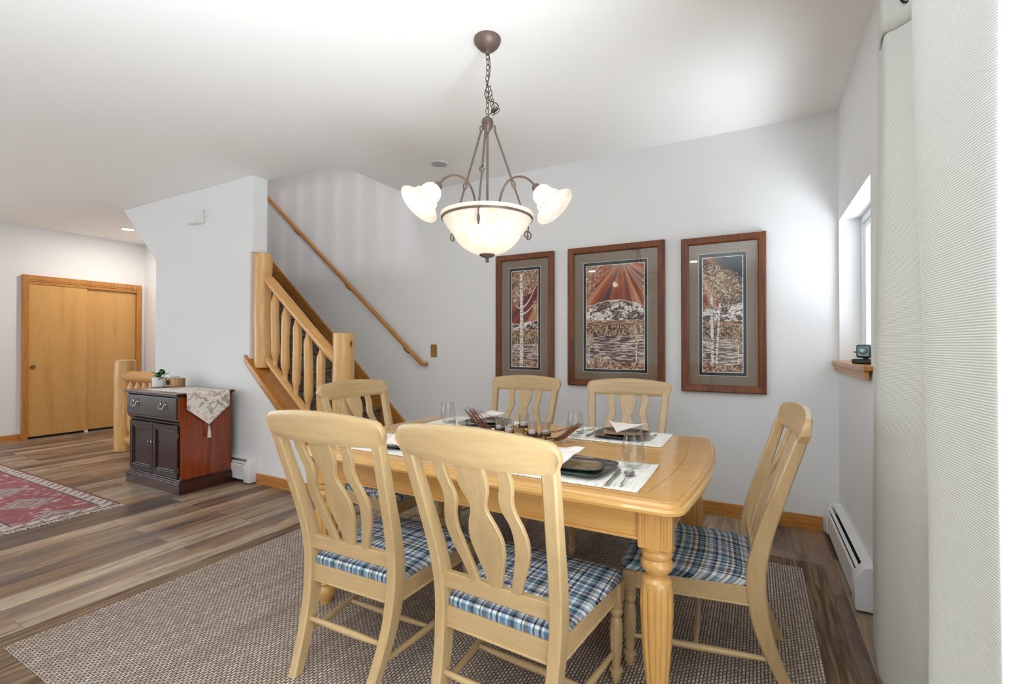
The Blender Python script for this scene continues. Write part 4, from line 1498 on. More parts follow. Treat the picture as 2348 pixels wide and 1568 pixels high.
def table_leg():
    h = zt_ - 0.043
    m = MB()
    s = 0.049
    # square block with softened outer corner and shouldered lower edge
    zb = h - 0.128
    sq = lambda a: [(-a, -a), (a, -a), (a, a), (-a, a)]
    m.box(-s, s, -s, s, zb, h)
    for q in (-1, 1):
        for k in range(3):
            m.tube([(-s + 0.006 + k * 0.009 if q < 0 else s - 0.006 - k * 0.009, -s - 0.0005, zb + 0.004), (-s + 0.006 + k * 0.009 if q < 0 else s - 0.006 - k * 0.009, -s - 0.0005, h)], 0.0032, 6)
            m.tube([(s + 0.0005 if q > 0 else -s - 0.0005, -s + 0.006 + k * 0.009, zb + 0.004), (s + 0.0005 if q > 0 else -s - 0.0005, -s + 0.006 + k * 0.009, h)], 0.0032, 6)
    m.lathe([(0.0, zb + 0.002), (0.030, zb + 0.001), (0.048, zb), (0.058, zb - 0.004), (0.042, zb - 0.012)], 28)
    prof = [(0.040, zb - 0.004), (0.046, zb - 0.008), (0.051, zb - 0.020), (0.049, zb - 0.034), (0.044, zb - 0.040), (0.046, zb - 0.043), (0.052, zb - 0.055), (0.050, zb - 0.072), (0.040, zb - 0.084), (0.032, zb - 0.090), (0.031, zb - 0.096), (0.040, zb - 0.102), (0.047, zb - 0.112)]
    m.lathe(prof, 28)
    zr = zb - 0.112
    n = 24
    rp = []
    for k in range(n + 1):
        t = k / n
        z = zr + (0.115 - zr) * t
        r = interp([(0, 0.047), (0.06, 0.051), (0.25, 0.053), (0.6, 0.047), (0.93, 0.037), (1.0, 0.034)], t)[0]
        rp.append((r, z))
    zmid0, zmid1 = zr - 0.012, 0.128
    def fl(a, z):
        e = min(1, max(0, (zmid0 - z) / 0.015)) * min(1, max(0, (z - zmid1) / 0.02))
        return 1 - 0.11 * e * (1 - abs(math.sin(a * 6))) ** 1.0
    m.lathe(rp, 96, rfun=fl)
    m.lathe([(0.030, 0.118), (0.034, 0.112), (0.044, 0.106), (0.046, 0.098), (0.036, 0.090), (0.034, 0.084), (0.043, 0.070), (0.046, 0.052), (0.040, 0.030), (0.030, 0.012), (0.028, 0.0)], 28)
    return m


lg = table_leg()
for sx in (-1, 1):
    for sy in (-1, 1):
        o = build('leg', lg, M['table_z'], tb, loc=(sx * LX, sy * LY, 0), bevel=0.0, angle=35)
        o.rotation_euler = (0, 0, {(1, -1): 0, (1, 1): PI / 2, (-1, 1): PI, (-1, -1): -PI / 2}[(sx, sy)])

# ================================================================== CHAIRS
def stile_center(z):
    """(x half, y, depth) along the rear stile"""
    tab = [(0.0, 0.172, -0.108, 0.044), (0.10, 0.186, -0.062, 0.050), (0.22, 0.199, -0.020, 0.058), (0.34, 0.207, 0.0, 0.064), (0.44, 0.212, 0.0, 0.062),
           (0.56, 0.219, -0.024, 0.054), (0.70, 0.230, -0.066, 0.046), (0.82, 0.240, -0.104, 0.041), (0.91, 0.247, -0.132, 0.038)]
    return interp(tab, z) if False else tab


STAB = smooth_tab(stile_center(0), 34)


def stile_at(z):
    return interp(STAB, z)


def make_chair(label):
    r = empty('dining_chair')
    tag(r, label, 'chair', 'plaid-seated pine dining chairs around the table')
    # rear legs / stiles
    for s in (-1, 1):
        m = MB()
        vs = []
        for (z, hx, y, d) in STAB:
            w = interp([(0, 0.036), (0.35, 0.040), (0.9, 0.044)], z)[0]
            ch = 0.005
            for (a, b) in ((-w / 2 + ch, -d / 2), (w / 2 - ch, -d / 2), (w / 2, -d / 2 + ch), (w / 2, d / 2 - ch), (w / 2 - ch, d / 2), (-w / 2 + ch, d / 2), (-w / 2, d / 2 - ch), (-w / 2, -d / 2 + ch)):
                vs.append((s * hx + a, y + b, z))
        n = len(STAB)
        fs = [(k * 8 + i, k * 8 + (i + 1) % 8, (k + 1) * 8 + (i + 1) % 8, (k + 1) * 8 + i) for k in range(n - 1) for i in range(8)]
        fs += [tuple(range(8))[::-1], tuple((n - 1) * 8 + i for i in range(8))]
        m.add(vs, fs)
        build('leg', m, M['chair_z'], r, angle=28)
    # crest rail: curved in plan, cambered top, rounded ends
    NU, RT = 40, 0.032
    front, back = [], []
    zb0, ztc = 0.888, 0.975
    rows = 9
    vsF, vsB = [], []
    for i in range(NU + 1):
        a = math.sin(PI / 2 * (-1 + 2 * i / NU))
        for j in range(rows):
            b = j / (rows - 1)
            top = ztc + 0.028 * (1 - a * a)
            # rounded upper corner
            edge = (1 - abs(a)) * 0.28
            if edge < 0.034: top -= 0.034 * (1 - math.sqrt(max(0.0, 1 - (1 - edge / 0.034) ** 2)))
            z = zb0 + 0.004 * (1 - a * a) * -1 + (top - zb0) * b
            half = 0.262 + 0.020 * min(1, b * 1.3)
            x = a * half
            yc = -0.128 - 0.018 * b - 0.030 * (1 - a * a)
            rnd = 0.006 if (j in (0, rows - 1)) else 0.0
            th = RT / 2 * (1 - 0.12 * b) - rnd
            vsF.append((x, yc + th, z)); vsB.append((x, yc - th, z))
    m = MB()
    vs = vsF + vsB
    o_ = len(vsF)
    fs = []
    for i in range(NU):
        for j in range(rows - 1):
            p, q = i * rows + j, (i + 1) * rows + j
            fs.append((p, q, q + 1, p + 1)); fs.append((o_ + p, o_ + p + 1, o_ + q + 1, o_ + q))
    for i in range(NU):
        p, q = i * rows, (i + 1) * rows
        fs.append((p, o_ + p, o_ + q, q))
        p, q = i * rows + rows - 1, (i + 1) * rows + rows - 1
        fs.append((p, q, o_ + q, o_ + p))
    for i in (0, NU):
        for j in range(rows - 1):
            p = i * rows + j
            fs.append((p, p + 1, o_ + p + 1, o_ + p))
    m.add(vs, fs)
    build('crest_rail', m, M['chair_x'], r, angle=42, bevel=0.0)
    # lower back rail
    ylow = stile_at(0.455)[1]
    m = MB()
    m.box(-0.200, 0.200, ylow - 0.012, ylow + 0.012, 0.428, 0.480)
    build('lower_rail', m, M['chair_x'], r, bevel=0.004, smooth=False)

    # splats
    def splat(center, widthtab, name, sgn=1):
        ts = smooth_tab([(t, c, w) for (t, c, w) in widthtab], 34)
        n = len(ts)
        vs = []
        for (t, c, w) in ts:
            z = 0.893 + (0.476 - 0.893) * t
            st = stile_at(z)
            # back plane leans like the stiles, belly follows the crest curve at top
            a = (sgn * c) / 0.262
            y = st[1] - 0.030 * (1 - a * a) * (1 - t) ** 1.2 + 0.0
            th = 0.0085
            ch = 0.003
            for (dx, dy) in ((-w + ch, -th), (w - ch, -th), (w, -th + ch), (w, th - ch), (w - ch, th), (-w + ch, th), (-w, th - ch), (-w, -th + ch)):
                vs.append((sgn * c + dx, y + dy, z))
        m = MB()
        fs = [(k * 8 + i, k * 8 + (i + 1) % 8, (k + 1) * 8 + (i + 1) % 8, (k + 1) * 8 + i) for k in range(n - 1) for i in range(8)]
        fs += [tuple(range(8))[::-1], tuple((n - 1) * 8 + i for i in range(8))]
        m.add(vs, fs)
        build(name, m, M['chair_z'], r, angle=28)

    splat(0, [(0, 0, .050), (.10, 0, .054), (.20, 0, .048), (.30, 0, .031), (.36, 0, .030), (.46, 0, .047), (.58, 0, .060), (.70, 0, .056), (.84, 0, .040), (1, 0, .022)], 'centre_splat')
    for s in (-1, 1):
        splat(0, [(0, .112, .021), (.12, .113, .022), (.25, .101, .023), (.33, .103, .023), (.44, .119, .022), (.56, .124, .024), (.70, .114, .024), (.85, .094, .020), (1, .074, .017)], 'side_splat', s)
    # seat frame
    ft, fb = 0.368, 0.300
    m = MB()
    XB, XF, YFt = 0.205, 0.243, 0.452
    def skewbox(m, p0, p1, t, z0, z1):
        p0, p1 = Vector(p0), Vector(p1)
        d = (p1 - p0).normalized(); n_ = Vector((-d.y, d.x)) * t
        q = [p0 - n_, p1 - n_, p1 + n_, p0 + n_]
        m.prism([(a.x, a.y) for a in q], z0, z1, 'xy')
    skewbox(m, (-XB + 0.01, 0.0), (XB - 0.01, 0.0), 0.012, fb, ft)
    skewbox(m, (-XF + 0.01, YFt - 0.006), (XF - 0.01, YFt - 0.006), 0.012, fb, ft)
    for s in (-1, 1):
        skewbox(m, (s * XB, 0.01), (s * (XF - 0.004), YFt - 0.01), 0.011, fb, ft)
    # bead along the lower edge
    for (p, q) in (((-XB, -0.013, fb + 0.006), (XB, -0.013, fb + 0.006)), ((-XF, YFt + 0.008, fb + 0.006), (XF, YFt + 0.008, fb + 0.006)), ((XB + 0.012, 0, fb + 0.006), (XF + 0.008, YFt, fb + 0.006)), ((-XB - 0.012, 0, fb + 0.006), (-XF - 0.008, YFt, fb + 0.006))):
        m.tube([p, q], 0.005, 8)
    build('seat_frame', m, M['chair_x'], r, bevel=0.002, smooth=False)
    # cushion
    def cush(a, b):
        # a around (closed), b 0..1 from bottom edge to centre top
        th = 2 * PI * a
        ca, sa = math.cos(th), math.sin(th)
        e = 0.16
        cx_ = math.copysign(abs(ca) ** e, ca); cy_ = math.copysign(abs(sa) ** e, sa)
        k = 1.0
        if b < 0.45:
            t = b / 0.45
            k = 1 + 0.010 * math.sin(t * PI)
            z = ft + 0.001 + 0.030 * t
            k *= 1 - 0.03 * max(0, t - 0.6) / 0.4
        else:
            t = (b - 0.45) / 0.55
            k = 0.97 * (1 - t)
            z = ft + 0.031 + 0.024 * (1 - (1 - t) ** 2.2)
        y = 0.232 + 0.238 * cy_ * k
        half = (XB + 0.004) + (XF + 0.016 - XB) * max(0, min(1, (y / 0.46)))
        # notch behind for the stiles
        return (half * cx_ * k, y, z)
    build('seat_cushion', MB().grid(cush, 96, 18, closed_u=True), M['plaid'], r, angle=80)
    # front legs: block, rings, reeded taper, foot
    for s in (-1, 1):
        m = MB()
        q = 0.0225
        cx_, cy_ = s * (XF - 0.004), YFt - 0.016
        m.box(cx_ - q, cx_ + q, cy_ - q, cy_ + q, fb - 0.008, ft)
        zb = fb - 0.008
        m.lathe([(0.020, zb + 0.001), (0.024, zb - 0.004), (0.024, zb - 0.018), (0.021, zb - 0.024), (0.0235, zb - 0.029), (0.024, zb - 0.040), (0.019, zb - 0.050), (0.015, zb - 0.055), (0.019, zb - 0.061), (0.0215, zb - 0.070)], 20, (cx_, cy_, 0))
        zr0, zr1 = zb - 0.069, 0.052
        rp = []
        for k in range(15):
            t = k / 14
            rp.append((interp([(0, .0215), (.15, .0240), (.5, .0225), (1, .0150)], t)[0], zr0 + (zr1 - zr0) * t))
        def fl(a, z, zr0=zr0, zr1=zr1):
            e = min(1, max(0, (zr0 - 0.010 - z) / 0.012)) * min(1, max(0, (z - zr1 - 0.012) / 0.012))
            return 1 - 0.13 * e * (1 - abs(math.sin(a * 5)))
        m.lathe(rp, 60, (cx_, cy_, 0), rfun=fl)
        m.lathe([(0.015, 0.054), (0.024, 0.048), (0.025, 0.042), (0.017, 0.036), (0.0185, 0.030), (0.020, 0.022), (0.015, 0.008), (0.013, 0.0)], 20, (cx_, cy_, 0))
        build('leg', m, M['chair_z'], r, angle=38)
    # stretchers
    def spindle(p0, p1, r0=0.0125):
        return MB().tube([Vector(p0).lerp(Vector(p1), t) for t in (0, 0.08, 0.3, 0.5, 0.7, 0.92, 1)], [r0 * 0.6, r0 * 0.72, r0 * 0.95, r0 * 1.05, r0 * 0.95, r0 * 0.72, r0 * 0.6], 12)
    zs = 0.112
    for s in (-1, 1):
        sx_, sy_, _ = stile_at(zs)
        build('stretcher', spindle((s * sx_, sy_, zs), (s * (XF - 0.006), YFt - 0.016, zs)), M['chair_y'], r)
    sx_ = stile_at(0.168)
    build('stretcher', spindle((-sx_[0], sx_[1], 0.168), (sx_[0], sx_[1], 0.168)), M['chair_x'], r)
    build('stretcher', spindle((-0.211, 0.200, zs), (0.211, 0.200, zs)), M['chair_x'], r)
    return r


chairs = [
    (-1.350, 1.270, 1.25, 'pale pine chair with plaid seat, back to camera, left of the nearest one'),
    (-0.713, 1.258, -2.9, 'nearest pale pine chair, back to camera, whole crest rail in front of table'),
    (-0.014, 2.069, 94.4, 'pine chair seen from its side at the table end nearest the heater'),
    (-0.758, 3.031, 185.3, 'golden pine chair across the table below the widest framed print'),
    (-1.542, 3.023, 182.4, 'golden pine chair across the table below the narrow birch trunk print'),
    (-2.184, 2.199, -92.0, 'pale pine chair at the table end in front of the stair railing'),
]
c0 = None
for (x, y, a, lab) in chairs:
    if c0 is None:
        c0 = make_chair(lab); o = c0
    else:
        o = copy_tree(c0); o['label'] = lab
    o.location = (x, y, RUG_T)
    o.rotation_euler = (0, 0, math.radians(a))

# ================================================================== TABLE SETTING
def placemat(x0, x1, y0, y1, label):
    cx_, cy_ = (x0 + x1) / 2, (y0 + y1) / 2
    W, D = x1 - x0, y1 - y0
    rnd = random.Random(int(abs(cx_ * 1000)))
    m = MB()
    def f(a, b):
        x, y = -W / 2 + W * a, -D / 2 + D * b
        ex = rnd.uniform(-0.0025, 0.0025) if b in (0, 1) or a in (0, 1) else 0
        z = 0.0028 + 0.0010 * math.sin(a * 46 * 2 * PI / 1.0)
        z += 0.010 * max(0, a - 0.93) / 0.07 * max(0, b - 0.6) if x1 > -0.35 else 0
        return (x, y + ex, z)
    m.grid(f, 120, 14)
    o = build('placemat', m, M['placemat'], solid=0.003, angle=60)
    o.location = (cx_, cy_, TZ)
    tag(o, label, 'placemat', 'ribbed cotton placemats on the table')
    return o


placemat(-0.82, -0.335, 1.505, 1.885, 'white ribbed placemat under the teal plate and upright spoon')
placemat(-0.885, -0.385, 2.225, 2.585, 'white ribbed placemat across the table below the widest print')
placemat(-1.765, -1.265, 2.215, 2.575, 'white ribbed placemat across the table below the narrow birch print')
placemat(-1.745, -1.245, 1.530, 1.900, 'white ribbed placemat mostly hidden behind the two near chairs')


def sq_plate(size, mat_in, name, label, loc, rot, group, h=0.016):
    """rounded square dish with raised rim"""
    def out(k, e=0.42):
        pts = []
        for i in range(56):
            a = 2 * PI * i / 56
            ca, sa = math.cos(a), math.sin(a)
            pts.append((math.copysign(abs(ca) ** e, ca) * k, math.copysign(abs(sa) ** e, sa) * k))
        return pts
    s = size / 2
    prof = [(s * 0.60, 0.0), (s * 0.64, 0.0), (s * 0.90, h * 0.55), (s * 0.99, h * 0.92), (s, h), (s * 0.975, h * 1.06), (s * 0.94, h * 0.92), (s * 0.80, h * 0.42), (s * 0.70, h * 0.28), (s * 0.3, h * 0.25), (s * 0.02, h * 0.25)]
    vs, fs = [], []
    for k, z in prof: vs += [(x, y, z) for x, y in out(k)]
    mi = []
    m = MB()
    n = 56
    m.add(vs, [])
    for k in range(len(prof) - 1):
        for i in range(n):
            j = (i + 1) % n
            m.f.append((k * n + i, k * n + j, (k + 1) * n + j, (k + 1) * n + i)); m.mi.append(1 if 1 < k < 7 else 0)
    m.f.append(tuple(range(n))[::-1]); m.mi.append(1)
    m.f.append(tuple((len(prof) - 1) * n + i for i in range(n))); m.mi.append(0)
    o = build(name, m, [mat_in, M['glaze_rim']], angle=50)
    o.location = loc
    o.rotation_euler = (0, 0, rot)
    tag(o, label, 'plate', group)
    return o


ZM = TZ + 0.0060


def napkin(loc, rot, quad, label, fringe_edges=(0,), wr=0.004, seed=0):
    """quad: four corners (x,y,z) in local space; cloth sheet with soft folds and fringe"""
    Q = [Vector(p) for p in quad]
    def f(a, b):
        p = (Q[0] * (1 - a) + Q[1] * a) * (1 - b) + (Q[3] * (1 - a) + Q[2] * a) * b
        n_ = mnoise.noise(Vector((a * 3 + seed, b * 3, seed * 1.7)))
        p = p + Vector((0, 0, n_ * wr * 2 + 0.010 * math.sin(PI * a) * math.sin(PI * b)))
        return tuple(p)
    r = build('napkin', MB().grid(f, 22, 22), M['thread_cloth'], solid=0.005, angle=80)
    r.location = loc; r.rotation_euler = (0, 0, rot)
    tag(r, label, 'napkin', 'folded off-white fringed napkins')
    m = MB()
    rnd = random.Random(seed)
    for e in fringe_edges:
        A, B = Q[e], Q[(e + 1) % 4]
        ctr = (Q[0] + Q[1] + Q[2] + Q[3]) / 4
        for k in range(36):
            p = A.lerp(B, k / 35)
            d = (p - ctr).normalized() * rnd.uniform(0.007, 0.013) + Vector((rnd.uniform(-.004, .004), rnd.uniform(-.004, .004), rnd.uniform(-.006, 0.001)))
            m.tube([p, p + d * 0.6, p + d], [0.0016, 0.0013, 0.0007], 4)
    fo = build('fringe', m, M['thread'], r)
    fo['kind'] = 'stuff'
    return r


t = NT('off_white_napkin_cotton'); t.col(srgb(236, 226, 220)); t.props(0.9, spec=0.1)
t.bump(t.noise(t.coord(), 500, 2), 0.2, 0.001); M['thread_cloth'] = t.m

settings = [
    # cx, cy, big mat, small mat, words
    (-0.600, 1.685, 'plate_teal', 'plate_olive', 'behind the nearest chair'),
    (-0.615, 2.400, 'plate_dark', 'plate_copper', 'across the table below the widest print'),
    (-1.430, 2.390, 'plate_dark', 'plate_copper', 'across the table below the narrow birch print'),
    (-1.450, 1.715, 'plate_dark', 'plate_copper', 'between the two near chairs'),
]
cn = {'plate_teal': 'teal and green', 'plate_dark': 'dark brown', 'plate_copper': 'copper red', 'plate_olive': 'olive tan'}
for i, (x, y, a, b, wd) in enumerate(settings):
    sq_plate(0.265, M[a], 'dinner_plate', 'large %s plate %s' % (cn[a], wd), (x, y, ZM), 0.1 * (i - 1), 'large square dinner plates')
    sq_plate(0.195, M[b], 'salad_plate', 'small %s plate %s' % (cn[b], wd), (x + 0.004, y + 0.004, ZM + 0.0065), 0.12 * (i + 1), 'small square plates', 0.015)
napkin((-0.600, 1.685, ZM), 0, [(-0.155, -0.128, 0.024), (-0.030, -0.100, 0.032), (0.012, 0.045, 0.072), (-0.165, 0.020, 0.056)], 'white fringed napkin draped over the teal plate edge', (0,), 0.004, 3)
napkin((-0.615, 2.400, ZM), 0, [(-0.085, 0.050, 0.062), (-0.005, -0.090, 0.034), (0.105, 0.060, 0.060), (0.010, 0.075, 0.040)], 'white napkin folded to a point on the plate below the widest print', (2,), 0.003, 5)
napkin((-1.430, 2.390, ZM), 0, [(-0.105, -0.020, 0.030), (-0.030, -0.095, 0.034), (0.090, 0.060, 0.060), (-0.010, 0.085, 0.066)], 'white napkin on the plate behind the twig centrepiece', (2, 1), 0.003, 8)
napkin((-1.450, 1.715, ZM), 0, [(-0.060, -0.125, 0.026), (0.130, -0.115, 0.026), (0.125, 0.050, 0.060), (-0.055, 0.045, 0.064)], 'white napkin hanging off the plate seen between the two near chairs', (0,), 0.004, 9)


def tumbler():
    o_ = [(0.0, 0.0), (0.022, 0.0), (0.031, 0.003), (0.0385, 0.016), (0.0425, 0.036), (0.0430, 0.050), (0.0405, 0.080), (0.0365, 0.108), (0.0345, 0.124)]
    i_ = [(0.0332, 0.124), (0.0352, 0.108), (0.0392, 0.080), (0.0416, 0.050), (0.0410, 0.036), (0.037, 0.018), (0.029, 0.009), (0.0, 0.008)]
    return MB().lathe(o_ + i_, 36, cap=False)


tm = tumbler()
g0 = build('stemless_glass', tm, M['glass'], angle=60)
gl = [(-0.418, 1.800, 'clear stemless glass beside the knife and spoon near the table corner'),
      (-0.822, 2.262, 'clear stemless glass at the right tip of the twig centrepiece'),
      (-1.652, 2.305, 'clear stemless glass at the far left placemat corner'),
      (-1.240, 1.850, 'clear stemless glass half hidden behind the nearest chair crest')]
for i, (x, y, lab) in enumerate(gl):
    o = g0 if i == 0 else g0.copy()
    if i: COL.objects.link(o)
    o.location = (x, y, ZM + 0.001)
    tag(o, lab, 'glass', 'stemless drinking glasses on the table')


def flatware(kind):
    m = MB()
    if kind == 'spoon':
        pts = [(0, -0.085, 0.003), (0, -0.04, 0.004), (0, 0.01, 0.007), (0, 0.035, 0.006)]
        m.tube(pts, [0.0055, 0.0032, 0.0024, 0.003], 10, flat=0.4)
        m.grid(lambda a, b: (0.019 * math.cos(2 * PI * a) * math.sin(b * PI / 2), 0.062 + 0.029 * math.sin(2 * PI * a) * math.sin(b * PI / 2), 0.003 + 0.006 * math.sin(b * PI / 2) ** 3), 24, 8, closed_u=True)
    elif kind == 'fork':
        m.tube([(0, -0.09, 0.003), (0, -0.04, 0.004), (0, 0.01, 0.007), (0, 0.035, 0.006)], [0.0055, 0.0032, 0.0025, 0.004], 10, flat=0.4)
        m.box(-0.0115, 0.0115, 0.035, 0.055, 0.0045, 0.0062)
        for k in range(4):
            x = -0.0097 + k * 0.0065
            m.tube([(x, 0.053, 0.0055), (x, 0.075, 0.005), (x, 0.094, 0.0085)], [0.0018, 0.0016, 0.001], 6, flat=0.7)
    else:
        m.tube([(0, -0.105, 0.0045), (0, -0.08, 0.005), (0, -0.04, 0.005), (0, -0.01, 0.005)], [0.0075, 0.0062, 0.0052, 0.0048], 10, flat=0.6)
        m.prism([(-0.005, -0.01), (0.006, -0.01), (0.0085, 0.06), (0.006, 0.095), (-0.002, 0.108), (-0.005, 0.09)], 0.004, 0.0055, 'xy')
    return m


def cutlery(kind, x, y, rot, label, solid=0.0):
    if kind not in _proto:
        o = build({'spoon': 'teaspoon', 'fork': 'fork', 'knife': 'table_knife'}[kind], flatware(kind), M['steel'], solid=0.0012 if kind == 'spoon' else 0, angle=60)
        _proto[kind] = o
    else:
        o = _proto[kind].copy(); COL.objects.link(o)
    o.location = (x, y, ZM + 0.002)
    o.rotation_euler = (0, 0, math.radians(rot))
    tag(o, label, kind, {'spoon': 'teaspoons on placemats', 'fork': 'forks on placemats', 'knife': 'knives on placemats'}[kind])


_proto = {}
cutlery('knife', -0.445, 1.620, 2, 'steel knife beside the teal plate')
cutlery('spoon', -0.402, 1.620, 2, 'steel spoon near the table corner, right of the knife')
cutlery('fork', -0.465, 2.400, 175, 'steel fork on the placemat below the widest print')
cutlery('spoon', -0.815, 2.420, 165, 'steel spoon on the placemat below the widest print')
cutlery('knife', -0.765, 2.380, 178, 'steel knife lying at the dark plate below the widest print')
cutlery('spoon', -1.615, 2.385, 160, 'steel spoon on the far left placemat')
cutlery('knife', -1.580, 2.370, 178, 'steel knife on the far left placemat')

# ---- centrepiece
CPX, CPY = -1.055, 2.12
cpz = TZ + 0.001
ce = empty('twig_centrepiece', (CPX, CPY, cpz))
tag(ce, 'boat-shaped bundle of brown twigs holding five candle cups', 'centrepiece')
for side, n, lean in ((-1, 34, 0), (1, 30, 0)):
    m = MB()
    rnd = random.Random(3 + side)
    for k in range(n):
        s = rnd.uniform(-1, 1)
        q = rnd.uniform(0, 1)
        L = rnd.uniform(0.86, 1.05)
        if side < 0: tip = Vector((-0.325 * L + 0.01 * s, 0.030 * s, 0.128 * L + 0.022 * (q - 0.5)))
        else: tip = Vector((0.300 * L, 0.028 * s, 0.092 * L + 0.022 * (q - 0.5)))
        base = Vector((side * (rnd.uniform(0.165, 0.20) if k > 3 else -0.1), 0.020 * s + 0.012, 0.005 + 0.010 * q))
        mid1 = base.lerp(tip, 0.45) + Vector((0, 0.012 * s, -0.020 + 0.012 * (q - .5)))
        pts = bez(base, base.lerp(mid1, 0.6) + Vector((0, 0, -0.006)), mid1 + Vector((0, rnd.uniform(-.004, .004), 0)), tip, 8)
        pts = [(p[0], p[1], max(p[2], 0.004)) for p in pts]
        m.tube(pts, [0.0019, 0.0019, 0.0019, 0.0018, 0.0017, 0.0016, 0.0015, 0.0013, 0.0008], 5)
    o = build('twig_bundle', m, M['twig'], ce)
    o['kind'] = 'stuff'
fr = MB()
fr.tube([(-0.20, 0.02, 0.012), (-0.05, 0.035, 0.005), (0.10, 0.03, 0.005), (0.2, 0.0, 0.02)], 0.0022, 6)
fr.tube([(-0.20, -0.02, 0.012), (-0.05, -0.035, 0.005), (0.10, -0.03, 0.005), (0.2, 0.0, 0.02)], 0.0022, 6)
build('wire_base', fr, M['bronze_d'], ce)
vot = [(-1.190, 2.125, 0.790), (-1.122, 2.100, 0.783), (-1.062, 2.150, 0.812), (-0.992, 2.105, 0.784), (-0.928, 2.125, 0.784)]
wd = ['first candle cup from the tall twig tip', 'second candle cup from the tall twig tip', 'middle candle cup, highest of the five', 'fourth candle cup from the tall twig tip', 'candle cup next to the low twig tip']
vg0 = tl0 = None
for i, (x, y, z) in enumerate(vot):
    st_ = MB().tube([(x - CPX, y - CPY, 0.004), (x - CPX, y - CPY, z - cpz)], 0.0028, 8)
    st_.lathe([(0.010, z - cpz - 0.004), (0.0275, z - cpz), (0.0285, z - cpz + 0.012), (0.0265, z - cpz + 0.012), (0.0255, z - cpz + 0.003), (0.0, z - cpz + 0.003)], 24, (x - CPX, y - CPY, 0), cap=False)
    build('candle_cup', st_, M['bronze_d'], ce)
    if vg0 is None:
        vg0 = build('votive_glass', MB().lathe([(0.0, 0.0), (0.0235, 0.0), (0.0245, 0.003), (0.0255, 0.064), (0.0243, 0.064), (0.0230, 0.006), (0.0, 0.005)], 28, cap=False), M['votive'], angle=60)
        tl0 = build('tealight', MB().lathe([(0.0, 0.0), (0.019, 0.0), (0.0195, 0.016), (0.018, 0.0165), (0.0175, 0.014), (0.0, 0.013)], 24, cap=False).tube([(0, 0, 0.013), (0, 0.001, 0.021)], 0.0008, 5), M['wax'])
        vg, tl = vg0, tl0
    else:
        vg, tl = vg0.copy(), tl0.copy()
        COL.objects.link(vg); COL.objects.link(tl)
    vg.location = (x, y, z + 0.0035); tl.location = (x, y, z + 0.0090)
    tag(vg, 'clear votive glass in the ' + wd[i], 'votive glass', 'votive glasses on the centrepiece')
    tag(tl, 'white tealight inside the ' + wd[i], 'candle', 'tealights on the centrepiece')

# ================================================================== CABINET
cx0, cx1, cy0, cy1 = -5.065, -4.225, 2.125, 2.545
kb = empty('cabinet', ((cx0 + cx1) / 2, (cy0 + cy1) / 2, 0))
tag(kb, 'small dark mahogany cabinet with one drawer and two panelled doors', 'cabinet')
hx, hy = (cx1 - cx0) / 2, (cy1 - cy0) / 2
# base plinth
m = MB()
m.box(-hx - 0.02, hx + 0.02, -hy - 0.025, hy + 0.01, 0.0, 0.085)
m.box(-hx - 0.016, hx + 0.016, -hy - 0.020, hy + 0.008, 0.085, 0.098)
m.box(-hx - 0.008, hx + 0.008, -hy - 0.010, hy + 0.005, 0.098, 0.112)
build('plinth', m, M['mahogany_base'], kb, bevel=0.003, smooth=False)
m = MB()
sp_ = [(-hy, 0.112), (hy, 0.112), (hy, 0.80), (-hy - 0.022, 0.80), (-hy - 0.022, 0.60), (-hy, 0.575)]
build('side_panel', MB().prism(sp_, hx - 0.02, hx, 'yz'), M['mahogany_side'], kb, smooth=False, bevel=0.001)
build('side_panel', MB().prism(sp_, -hx, -hx + 0.02, 'yz'), M['mahogany_side'], kb, smooth=False, bevel=0.001)
m = MB()
m.box(-hx + 0.02, hx - 0.02, -hy + 0.02, hy, 0.112, 0.80)
m.box(-hx + 0.02, hx - 0.02, -hy, -hy + 0.02, 0.565, 0.60)
m.prism([(-hy - 0.0, 0.578), (-hy - 0.022, 0.60), (-hy - 0.022, 0.612), (-hy, 0.612)], -hx, hx - 0.001, 'yz')
m.box(-hx + 0.02, -hx + 0.03, -hy, -hy + 0.02, 0.112, 0.565); m.box(hx - 0.03, hx - 0.02, -hy, -hy + 0.02, 0.112, 0.565)
build('carcass', m, M['mahogany_front'], kb, smooth=False, bevel=0.002)
m = MB()
m.box(-hx - 0.030, hx + 0.026, -hy - 0.050, hy + 0.012, 0.818, 0.832)
m.box(-hx - 0.018, hx + 0.016, -hy - 0.040, hy + 0.008, 0.806, 0.819)
m.box(-hx - 0.006, hx + 0.006, -hy - 0.028, hy + 0.004, 0.798, 0.807)
build('top', m, M['mahogany_base'], kb, smooth=False, bevel=0.004)
dw = build('drawer', bx(-hx + 0.008, hx - 0.012, -hy - 0.034, -hy - 0.002, 0.618, 0.792), M['mahogany_front'], kb, smooth=False, bevel=0.004)
for x in (-0.255, 0.205):
    p = MB()
    for s in (-1, 1):
        p.lathe([(0.0, 0.0), (0.014, 0.001), (0.012, 0.004), (0.005, 0.006), (0.004, 0.016), (0.0, 0.017)], 14, (x + s * 0.036, -hy - 0.034, 0.728), rot=Matrix.Rotation(PI / 2, 3, 'X'), cap=False)
        p.tube([(x + s * 0.045, -hy - 0.036, 0.74), (x + s * 0.036, -hy - 0.037, 0.752), (x + s * 0.022, -hy - 0.036, 0.742)], [0.003, 0.006, 0.003], 8)
    p.tube(bez((x - 0.036, -hy - 0.048, 0.726), (x - 0.050, -hy - 0.054, 0.695), (x - 0.02, -hy - 0.056, 0.694), (x, -hy - 0.056, 0.698), 8) + bez((x, -hy - 0.056, 0.698), (x + 0.02, -hy - 0.056, 0.694), (x + 0.050, -hy - 0.054, 0.695), (x + 0.036, -hy - 0.048, 0.726), 8)[1:], 0.0034, 8)
    build('bail_pull', p, M['nickel'], dw)
